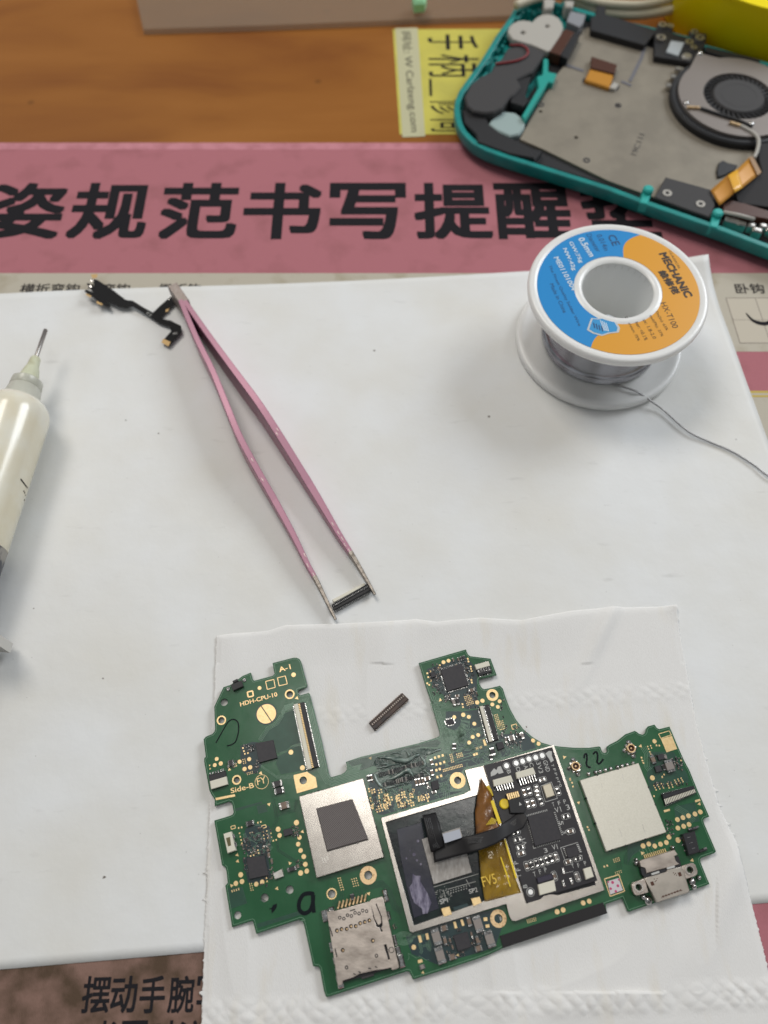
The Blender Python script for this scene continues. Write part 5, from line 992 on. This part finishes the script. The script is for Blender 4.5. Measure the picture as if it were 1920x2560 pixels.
def wang(p): q = P(*p, ztop); return math.atan2(q.y-cy, q.x-cx)
ot, it_, ib, ob = [wang(S(p)[0]) for p in ((1000, 150), (865, 312), (795, 815), (630, 1000))]
if ib > 0: ib -= 2*math.pi
if ob > 0: ob -= 2*math.pi
r0, r1 = RI+.05, RO-.25
def bnd(r, top):
    t = (r-r0)/(r1-r0)
    return (it_+(ot-it_)*t+.10*math.sin(t*math.pi)) if top else (ib+(ob-ib)*t-.10*math.sin(t*math.pi))
def sector(mat, blue):
    b = MB(); nr, na = 12, 60; vs = []
    for i in range(nr+1):
        r = r0+(r1-r0)*i/nr; t0, t1 = (bnd(r, True), bnd(r, False)+2*math.pi) if blue else (bnd(r, False), bnd(r, True))
        for j in range(na+1): a = t0+(t1-t0)*j/na; vs.append((cx+r*math.cos(a), cy+r*math.sin(a), zl+(.0 if blue else .0)))
    b.add(vs, [(i*(na+1)+j, i*(na+1)+j+1, (i+1)*(na+1)+j+1, (i+1)*(na+1)+j) for i in range(nr) for j in range(na)]); return b
lab = obj('label', sector(None, True), node_mat('label_blue', (.022, .26, .62), .35), sp); obj('orange_half', sector(None, False), node_mat('label_orange', (.74, .34, .030), .35), lab)
m_lw = node_mat('label_white', (.62, .72, .80), .5); m_ldb = node_mat('label_navy', (.02, .07, .18), .5); m_lbr = node_mat('label_black', (.05, .03, .015), .5)
zx = zl+.004
g1 = lambda s, a, c, h, bo=0: (s, S(a)[0], S(c)[0], zx, dict(h=h, bold=bo))
join_text('printed_text', [g1('0.5mm', (478, 188), (578, 342), .19, .02), g1('GW:75g', (395, 218), (488, 392), .15, .015), g1('NW:42g', (345, 272), (430, 455), .15, .015), g1('ME01101004', (278, 345), (430, 620), .15, .015)], m_lw, lab)
join_text('printed_text', [g1('CE', (722, 165), (770, 250), .24, .01), g1('0.014in', (632, 158), (700, 290), .16), g1('Diameter', (548, 155), (635, 300), .15), g1('The Finest Quality Solder Wire', (228, 415), (478, 915), .11), g1('Made in China', (245, 565), (360, 805), .11)], m_ldb, lab)
join_text('printed_text', [g1('CLASSICAL', (1232, 292), (1318, 440), .07), g1('MECHANIC', (1148, 312), (1372, 680), .24, .035), g1('維修佬', (1140, 462), (1272, 655), .24, .03), g1('HX-T100', (1162, 722), (1268, 932), .17), g1('Tin(Sn): 63%', (1112, 790), (1205, 950), .10), g1('Lead(Pb): 37%', (1058, 812), (1165, 1002), .10), g1('Flux: 1.8-2.0', (1000, 830), (1105, 1020), .10), g1('Other: <0.1%', (930, 842), (1035, 1032), .10), g1('Expansion: 75%', (862, 838), (970, 1038), .10)], m_lbr, lab)
b = MB(); shp = S((730, 815), (700, 840), (640, 850), (590, 845), (570, 900), (555, 945), (605, 975), (680, 995), (740, 975), (820, 965), (830, 930), (800, 880), (785, 840)); b.prism(W(shp, zx+.003), zl, zx+.003, mi=0)
c_ = S((690, 905))[0]; shp2 = [(c_[0]+(x-c_[0])*.86, c_[1]+(y-c_[1])*.86) for x, y in shp]; b.prism(W(shp2, zx+.006), zl, zx+.006, mi=1)
for i in range(4): pxstrip(b, S((665+i*16, 862+i*8), (700+i*12, 950+i*2)), 2.0, zx+.006, zx+.009, 2)
for i in range(4): pxstrip(b, S((610+i*22, 885+i*9), (620+i*22, 930+i*9)), 3, zx+.006, zx+.009, 3)
obj('crest', b, [node_mat('crest_silver', (.55, .58, .60), .4), node_mat('crest_blue', (.04, .30, .62), .4), m_lw, m_ldb], lab)
b = MB(); wp = [(S(p)[0], z_) for p, z_ in (((250, 1060), .60), ((300, 1150), .50), ((400, 1225), .46), ((520, 1290), .45), ((640, 1340), .45), ((780, 1392), .45), ((880, 1425), .45), ((980, 1462), .43), ((1100, 1545), .30), ((1190, 1610), .22))] + [(V(p)[0], z_) for p, z_ in (((0, 1690), .2), ((200, 1788), .17), ((400, 1872), .17), ((600, 1995), .18), ((737, 2100), .2), ((900, 2180), .2))]
b.tube(smooth_path([P(*p, z_) for p, z_ in wp], 5), .027, 8); obj('loose_wire', b, node_mat('dull_wire', (.34, .33, .33), .35, .8), sp, True)

# ---------------------------------------------------------------- paper note on the desk
nt_ = thing('paper_note', 'yellow handwritten note with a pale strip taped along its left side, on the bare wood', 'note', tuple(P(1100, 200, 0)))
b = MB(); b.prism(W([(982, 73), (1330, 72), (1385, 335), (999, 336)], .012), .001, .012); obj('note_sheet', b, node_mat('yellow_paper', (.58, .52, .085), .6, col2=(.50, .45, .08), nscale=.8), nt_)
b = MB(); b.prism(W([(988, 70), (1044, 69), (1063, 341), (1006, 343)], .018), .012, .018); obj('pale_strip', b, node_mat('pale_paper', (.50, .48, .30), .6), nt_)
ptext('网址: W Carlzeng.com', (1000, 80), (1022, 330), .022, m_inkg, nt_, h=.42, name='handwriting')
for ch, y0, y1 in (('手', 86, 124), ('柄', 136, 192), ('一', 197, 240), ('修', 248, 286), ('间', 298, 328)):
    h_ = P(1196, (y0+y1)/2, .02).x-P(1070, (y0+y1)/2, .02).x
    ptext(ch, (1069+(y0-80)*.03, y0), (1069+(y1-80)*.03, y1), .016, m_ink, nt_, h=h_ if ch != '一' else .10, bold=.0, name='handwriting')

# ---------------------------------------------------------------- opened console shell
cs = thing('handheld_console', 'opened teal handheld console half showing its metal plate, fan and flex cables', 'game console', tuple(P(1500, 300, .1)))
zr = .80
co = J((700, 80), (640, 190), (500, 380), (430, 500), (330, 660), (240, 780), (120, 950), (85, 1040), (72, 1120), (78, 1200), (100, 1290), (145, 1370), (200, 1430), (270, 1490), (400, 1560), (640, 1645))+L((0, 720), (400, 872), (800, 1010), (1200, 1150), (1659, 1325))+[(2150, 705), (2200, 690), (2330, 440), (2330, 300), (2270, 250)]+K((1659, 650), (1020, 468), (860, 390), (640, 330), (480, 290), (0, 175))+[(1400, 8), (1340, -6), (1300, 6)]
w_co = [Vector((p.x, p.y)) for p in W(co, zr)]
def ins(d):
    pts = w_co[:]
    if sum(a.x*c.y-c.x*a.y for a, c in zip(pts, pts[1:]+pts[:1])) < 0: pts.reverse()
    return inset(pts, d)
plate('shell_wall', w_co, .46, zr, m_teal, cs, inner=[ins(.15)], bevel=.03, world=True)
plate('shell_floor', ins(.10), .30, .50, m_teal, cs, world=True, bevel=.05); plate('shaded_bezel', ins(.45), .105, .31, m_dark, cs, world=True, bevel=.05)  # bezel made dark: shade beneath the shell put into its colour
b = MB()
for i in range(26):
    t = i/25; a = Vector(J((700, 110))[0]).lerp(Vector(J((200, 900))[0]), t); q = P(a.x+rp.uniform(4, 22), a.y+rp.uniform(0, 12), .7); b.box(q, (.6, .8), (-.8, .6), rp.uniform(.05, .22), .05, .3, rp.uniform(.55, .92), .02)
for i in range(9):
    a = Vector(J((700, 110))[0]).lerp(Vector(J((1200, 40))[0]), i/8); q = P(a.x, a.y+10, .7); b.box(q, (.9, .2), (-.2, .9), .08, .16, .3, rp.uniform(.6, .95), .02)
obj('rib', b, m_teal, cs)
def cb(name, q, z0, z1, mat, ch=.02, parent=cs): return block(name, q, z0, z1, mat, parent, ch)
cb('dark_gap_plate', J((760, 1100), (1130, 560), (1400, 60))+N((590, 110), (1659, 430))+[(2240, 330), (2200, 640), (2100, 680)]+L((1659, 1275), (1200, 1100), (800, 958), (400, 822), (0, 672))+J((680, 1618), (440, 1530), (300, 1445), (220, 1330), (260, 1200)), .34, .54, m_dark)  # dark plate added so the gap between mid plate and rim reads black
plate('mid_plate', J((750, 1440), (850, 1250), (1110, 800), (1270, 600), (1400, 300), (1480, 280))+K((0, 370), (390, 470), (700, 620), (1659, 900))+[(2150, 400), (2100, 560)]+L((1659, 500), (1250, 560), (1060, 730), (1100, 900), (1000, 960), (480, 800), (0, 625))+J((980, 1540)), .45, .62, m_midp, cs, bevel=.01, holes=[hole(J, 960, 1155, 22), hole(K, 100, 1100, 26), hole(L, -330, 180, 24)])
b = MB()
for x, y in (((1352, 263)), ((1545, 265)), ((1466, 402))): q = P(x, y, .60); b.ring(q, .06, .12, .5, .63, 16); b.disc(q, .06, .4, .52, 12)
obj('screw_well', b, m_dgrey, cs)
cb('speaker_chamber', J((780, 430), (1010, 540), (960, 620), (880, 740), (720, 820), (760, 900), (690, 980), (640, 1010), (560, 1120), (480, 1160), (380, 1170), (260, 1150), (200, 1100), (170, 1000), (240, 870), (340, 790), (450, 740), (480, 670), (560, 600), (620, 500)), .4, .98, m_dgrey, .05)
cb('lower_chamber', J((150, 1130), (380, 1180), (430, 1290), (580, 1400), (730, 1460), (870, 1540), (980, 1560), (900, 1659), (650, 1600), (300, 1460), (290, 1390), (170, 1270)), .4, .80, m_dark, .04)
cb('edge_bar', J((300, 1400), (430, 1400), (860, 1560), (900, 1640), (640, 1590), (310, 1470)), .6, .86, m_dark, .03)
plate('button_pad', J((630, 330), (645, 280), (680, 245), (730, 222), (780, 215), (840, 222), (880, 235), (920, 190), (970, 160), (1030, 150), (1090, 160), (1140, 190), (1175, 240), (1185, 290), (1150, 380), (1110, 450), (1080, 500), (1055, 520), (1030, 525), (880, 460), (760, 425), (680, 400)), .7, .96, m_pwhite, cs, holes=[hole(J, 778, 335, 36), hole(J, 1030, 268, 34), hole(J, 920, 365, 7), hole(J, 978, 380, 7)], bevel=.04)
b = MB(); b.tube(smooth_path([P(*p, 1.03) for p in J((640, 470), (760, 468), (825, 515), (810, 580), (700, 632), (490, 662))], 5), .035, 8); obj('red_wire', b, node_mat('red_wire', (.25, .02, .025), .4), cs, True)
cb('flex_stack', J((1210, 295), (1310, 330), (1160, 570), (1050, 535)), .6, .98, m_flexb); cb('flex_socket', J((1310, 330), (1370, 350), (1240, 610), (1160, 572)), .6, .92, m_dark)
cb('teal_bracket', J((990, 600), (1040, 610), (1040, 740), (1130, 760), (1090, 860), (1040, 850), (800, 1240), (765, 1200), (940, 900), (920, 790), (980, 770)), .6, .86, node_mat('teal_light', (.02, .33, .28), .4), .03)
cb('stick_module', J((690, 820), (860, 790), (800, 980), (830, 1040), (780, 1100), (650, 1060), (660, 960), (740, 900)), .6, .9, m_dark); cb('translucent_pad', J((440, 1250), (510, 1180), (580, 1150), (700, 1165), (760, 1210), (800, 1270), (790, 1330), (740, 1390), (640, 1410), (500, 1350), (420, 1290)), .5, .72, node_mat('frosted_pad', (.33, .42, .41), .35), .05)
cb('grey_pad', J((1270, 110), (1430, 150), (1400, 240), (1360, 280), (1230, 220)), .6, .9, node_mat('grey_pad', (.25, .26, .28), .5)); cb('white_tab', J((990, -20), (1110, -10), (1090, 80), (1000, 90)), .6, 1.1, m_pwhite, .04); cb('white_tab', J((1210, 0), (1310, 10), (1290, 75), (1220, 70)), .6, 1.05, m_pwhite, .04)
cb('top_bar', N((490, 118), (520, 110), (530, 40), (590, 40), (592, 98), (950, 208), (862, 312), (490, 208)), .6, .86, m_dark); cb('side_rail', N((1288, 318), (1659, 408), (1659, 462), (1280, 352)), .6, .88, m_dark)
cb('socket_frame', N((960, 150), (1052, 160), (1060, 230), (1180, 262), (1170, 215), (1290, 235), (1280, 320), (1200, 440), (1090, 415), (930, 390), (930, 215)), .6, .84, m_dark); cb('white_pad', N((1045, 278), (1138, 292), (1095, 385), (1010, 357)), .8, .9, node_mat('pale_blue_pad', (.42, .46, .48), .5))
b = MB(); q = P(*N((1155, 387))[0], .9); b.disc(q, .19, .8, .92, 20, .04)
obj('screw', b, m_steel, cs)
b = MB()
for x, y, r in ((985, 172, .16), (1040, 180, .12), (975, 262, .18), (1205, 222, .14), (1243, 262, .17), (1170, 292, .15), (1245, 368, .1), (1200, 330, .12)): q = P(*N((x, y))[0], .9); b.ring(q, r*.45, r, .8, .93, 14)
for x, y in ((1045, 590), (1075, 530), (1105, 475)): q = P(*N((x, y))[0], .8); b.box(q, (.9, -.3), (.3, .9), .17, .10, .6, .82, .03)
obj('hinge_fitting', b, m_steel, cs)
b = MB()
for q in (N((560, 190), (620, 200)), N((300, 440), (440, 490)), N((870, 290), (840, 400), (760, 560)), N((700, 560), (770, 590))): pxstrip(b, q, 8, .62, .64)
obj('adhesive_trace', b, node_mat('grey_adhesive', (.14, .14, .16), .6), cs)
cb('display_flex', N((495, 388), (672, 445), (655, 510), (490, 468)), .62, .82, m_flexb); cb('display_flex', N((488, 465), (655, 503), (618, 606), (448, 552)), .62, .76, m_flexo, .04); cb('flex_end', N((648, 565), (685, 580), (660, 616), (615, 604)), .62, .74, m_pwhite); cb('flex_slot', N((440, 540), (690, 590), (675, 625), (430, 565)), .6, .628, m_dark, 0)
# fan
fc = P(*K((1352, 1000))[0], .95)
fan = MB(); fan.disc(fc, 2.32, .55, .88, 60, .06); fan = obj('fan_housing', fan, m_dark, cs, True, 40)
b = MB(); b.ring(fc, 1.22, 2.08, .88, .98, 64); obj('fan_cover', b, m_fanp, fan)
b = MB(); b.prism(W(K((930, 545), (1550, 700), (1800, 760), (1900, 1100), (1700, 900), (1500, 760), (1100, 760), (860, 860), (840, 720)), .975), .88, .975); obj('fan_cover_tab', b, m_fanp, fan)
b = MB()
for i in range(36):
    a = 2*math.pi*i/36; u = Vector((math.cos(a), math.sin(a))); v = Vector((-u.y, u.x)); u2 = (u+v*.5).normalized(); b.box(Vector((fc.x, fc.y))+u*1.04, u2, (-u2.y, u2.x), .13, .018, .885, .955)
obj('blade', b, m_dgrey, fan); b = MB(); b.disc(fc, .90, .88, 1.0, 48, .05); b.ring(fc, .60, .62, .99, 1.004, 40); obj('rotor', b, m_dgrey, fan, True, 40)
b = MB(); 
for x, y in ((955, 550), (815, 1065), (1490, 1280)): q = P(*K((x, y))[0], 1.0); b.lathe((q.x, q.y, .9), (0, 0, 1), [(0, .12), (.1, .11), (.14, .03)], 14)
obj('rivet', b, m_solder, fan, True)
b = MB(); b.tube([P(*p, 1.03) for p in K((820, 1112), (950, 1118))], .05, 6, mi=0); b.tube([P(*p, 1.03) for p in K((1262, 1268), (1370, 1302))], .05, 6, mi=0); b.tube([P(*p, 1.03) for p in K((960, 1120), (1150, 1185), (1350, 1245), (1500, 1310))], .05, 8, mi=1)
obj('fan_lead', b, [m_goldd, m_dark], fan)
b = MB(); b.tube(smooth_path([P(*p, 1.0) for p in K((1375, 1305), (1500, 1375), (1560, 1450), (1548, 1560), (1512, 1640))], 5), .065, 8); b.tube([P(*p, .95) for p in L((1195, 955), (1350, 985), (1520, 1030))], .06, 8); obj('white_lead', b, m_pwhite, cs, True)
cb('battery_pad', L((1560, 90), (1900, 60), (1900, 900), (1659, 900), (1350, 860), (1320, 760), (1600, 540), (1560, 380)), .62, .84, m_foam); cb('black_tape', L((1150, 440), (1195, 415), (1240, 440), (1345, 465), (1310, 520), (1200, 575), (1140, 590), (1130, 520)), .62, .70, m_dark)
o = quadgrid('orange_flex', L((1062, 728), (1240, 572), (1345, 508), (1475, 378)), L((1155, 888), (1312, 752), (1398, 700), (1590, 545)), 20, 4, lambda s, t: .9+.25*math.sin(t*math.pi), m_flexo, cs, .02)
quadgrid('orange_flex', L((1242, 571), (1342, 509)), L((1312, 752), (1396, 701)), 4, 4, lambda s, t: 1.18, node_mat('lit_flex', (.80, .42, .05), .25), cs, .02)  # brighter middle section: the lit part of the tilted flex painted paler
cb('flex_stiffener', L((1465, 388), (1500, 372), (1592, 540), (1552, 572)), 1.0, 1.02, node_mat('tan_flex', (.35, .22, .12), .5), 0)
cb('cover_box', L((600, 588), (1068, 718), (1112, 880), (1062, 1010), (800, 920), (480, 800), (525, 720)), .6, .84, m_dgrey, .03)
b = MB()
for x, y in ((615, 757), (960, 870)): q = P(*L((x, y))[0], .85); b.ring(q, .07, .15, .8, .86, 18)
obj('screw_ring', b, m_pwhite, cs)
b = MB()
for x, y in ((415, 700), (1140, 945)):
    q0 = P(*L((x+10, y))[0], 1.0); q1 = P(*L((x-45, y+170))[0], .85); d = (q1-q0); d.z = 0; d.normalize(); b.box((q0+q1)/2, (d.x, d.y), (-d.y, d.x), (q1-q0).length/2-.05, .13, .5, .84, .03); b.disc(q0, .17, .5, 1.0, 20, .05)
obj('clip', b, node_mat('teal_clip', (.03, .40, .36), .4), cs)
cb('brown_flex', L((1190, 870), (1280, 830), (1400, 855), (1800, 980), (1800, 1050), (1200, 950)), .62, .84, m_flexb)
b = MB()
for x, y, s_ in ((1300, 1030, .25), (1500, 1080, .12), (1620, 1085, .12), (1560, 1130, .15), (1700, 1130, .15), (1400, 1060, .14)): q = P(*L((x, y))[0], .85); b.box(q, (.9, -.35), (.35, .9), s_, .1, .5, .84, .04)
obj('metal_fitting', b, m_steel, cs)
ptext('19C111', K((295, 1612))[0], K((385, 1395))[0], .634, node_mat('grey_print', (.12, .11, .10), .6), cs, h=.20)

# ---------------------------------------------------------------- things at the far edge
b = MB()
for pts, zz in (([(1200, 40), (1250, 20), (1290, 14), (1315, 4), (1345, -6), (1400, -14), (1450, 10), (1490, 26), (1520, 33), (1592, 37), (1665, 27), (1725, 6), (1790, -30), (1850, -80)], .55), ([(1380, -40), (1440, -12), (1480, 2), (1520, 10), (1592, 13), (1650, 4), (1710, -18), (1760, -60)], .85)):
    if zz == .85: b.tube(smooth_path([P(*p, zz) for p in pts], 6), .15, 12)
    else: b.tube(smooth_path([P(*p, zz) for p in pts[5:]], 6), .18, 12); b.tube(smooth_path([P(*p, 1.1) for p in pts[2:6]], 6), .16, 12)
tag(obj('power_cord', b, node_mat('cream_rubber', (.58, .53, .40), .45), None, True), 'thick cream cable curving behind the teal console', 'cable')
m_ylid = node_mat('yellow_plastic', (.92, .74, .0), .38, spec=.3)
HY = 2.3; qa = P(1857, 0, HY); qb = P(1925, 20, HY); RY = 3.9
md = (qa+qb)/2; dd_ = (qb-qa); hl = dd_.length/2; nn = Vector((-dd_.y, dd_.x, 0)).normalized(); 
cc = md+nn*math.sqrt(RY*RY-hl*hl); 
if cc.y < md.y: cc = md-nn*math.sqrt(RY*RY-hl*hl)
tub = thing('plastic_tub', 'bright yellow round plastic tub behind the console in the far right corner', 'tub', (cc.x, cc.y, 0))
b = MB(); n = 160; rgs = []
for r_, z_ in ((RY-.08, 0), (RY, .1), (RY, HY-.1)): rgs.append([(cc.x+(r_+.02*(j % 2))*math.cos(2*math.pi*j/n), cc.y+(r_+.02*(j % 2))*math.sin(2*math.pi*j/n), z_) for j in range(n)])
b.loops(rgs); obj('tub_wall', b, m_ylid, tub, True, 60)
b = MB(); b.ring(cc, RY-.45, RY+.05, HY-.12, HY, 96); b.disc(cc, RY-.45, HY-.5, HY-.3, 60); obj('tub_rim', b, m_ylid, tub)
# clear plastic case
m_clear = node_mat('clear_plastic', (.36, .27, .19), .2, alpha=.34, spec=.6, bump=.3, bscale=1.5, bumpdist=.05)
b = MB(); b.prism(W([(357, 73), (700, 62), (1290, 38), (1300, -230), (290, -230)], .22), .01, .22, .03); tag(obj('plastic_case', b, m_clear), 'flat smoky clear plastic case on the wood at the far edge', 'case')
b = MB(); b.prism(W([(1030, -12), (1068, -14), (1062, 4), (1036, 6)], .75), .35, .75, .1); tag(obj('bottle_cap', b, node_mat('mint_plastic', (.30, .62, .34), .4)), 'mint green cap on the clear case, cut off by the top edge', 'cap')
b = MB(); pxstrip(b, [(1715, 22), (1745, 45)], 6, .01, .12); pxstrip(b, [(1698, 30), (1735, 70)], 2, .01, .06); tag(obj('film_scrap', b, node_mat('scrap', (.55, .48, .42), .3)), 'thin shiny scrap of film on the wood between the cream cable and yellow tub', 'scrap')
for o in bpy.data.objects:
    if '_b' in o.keys(): del o['_b']
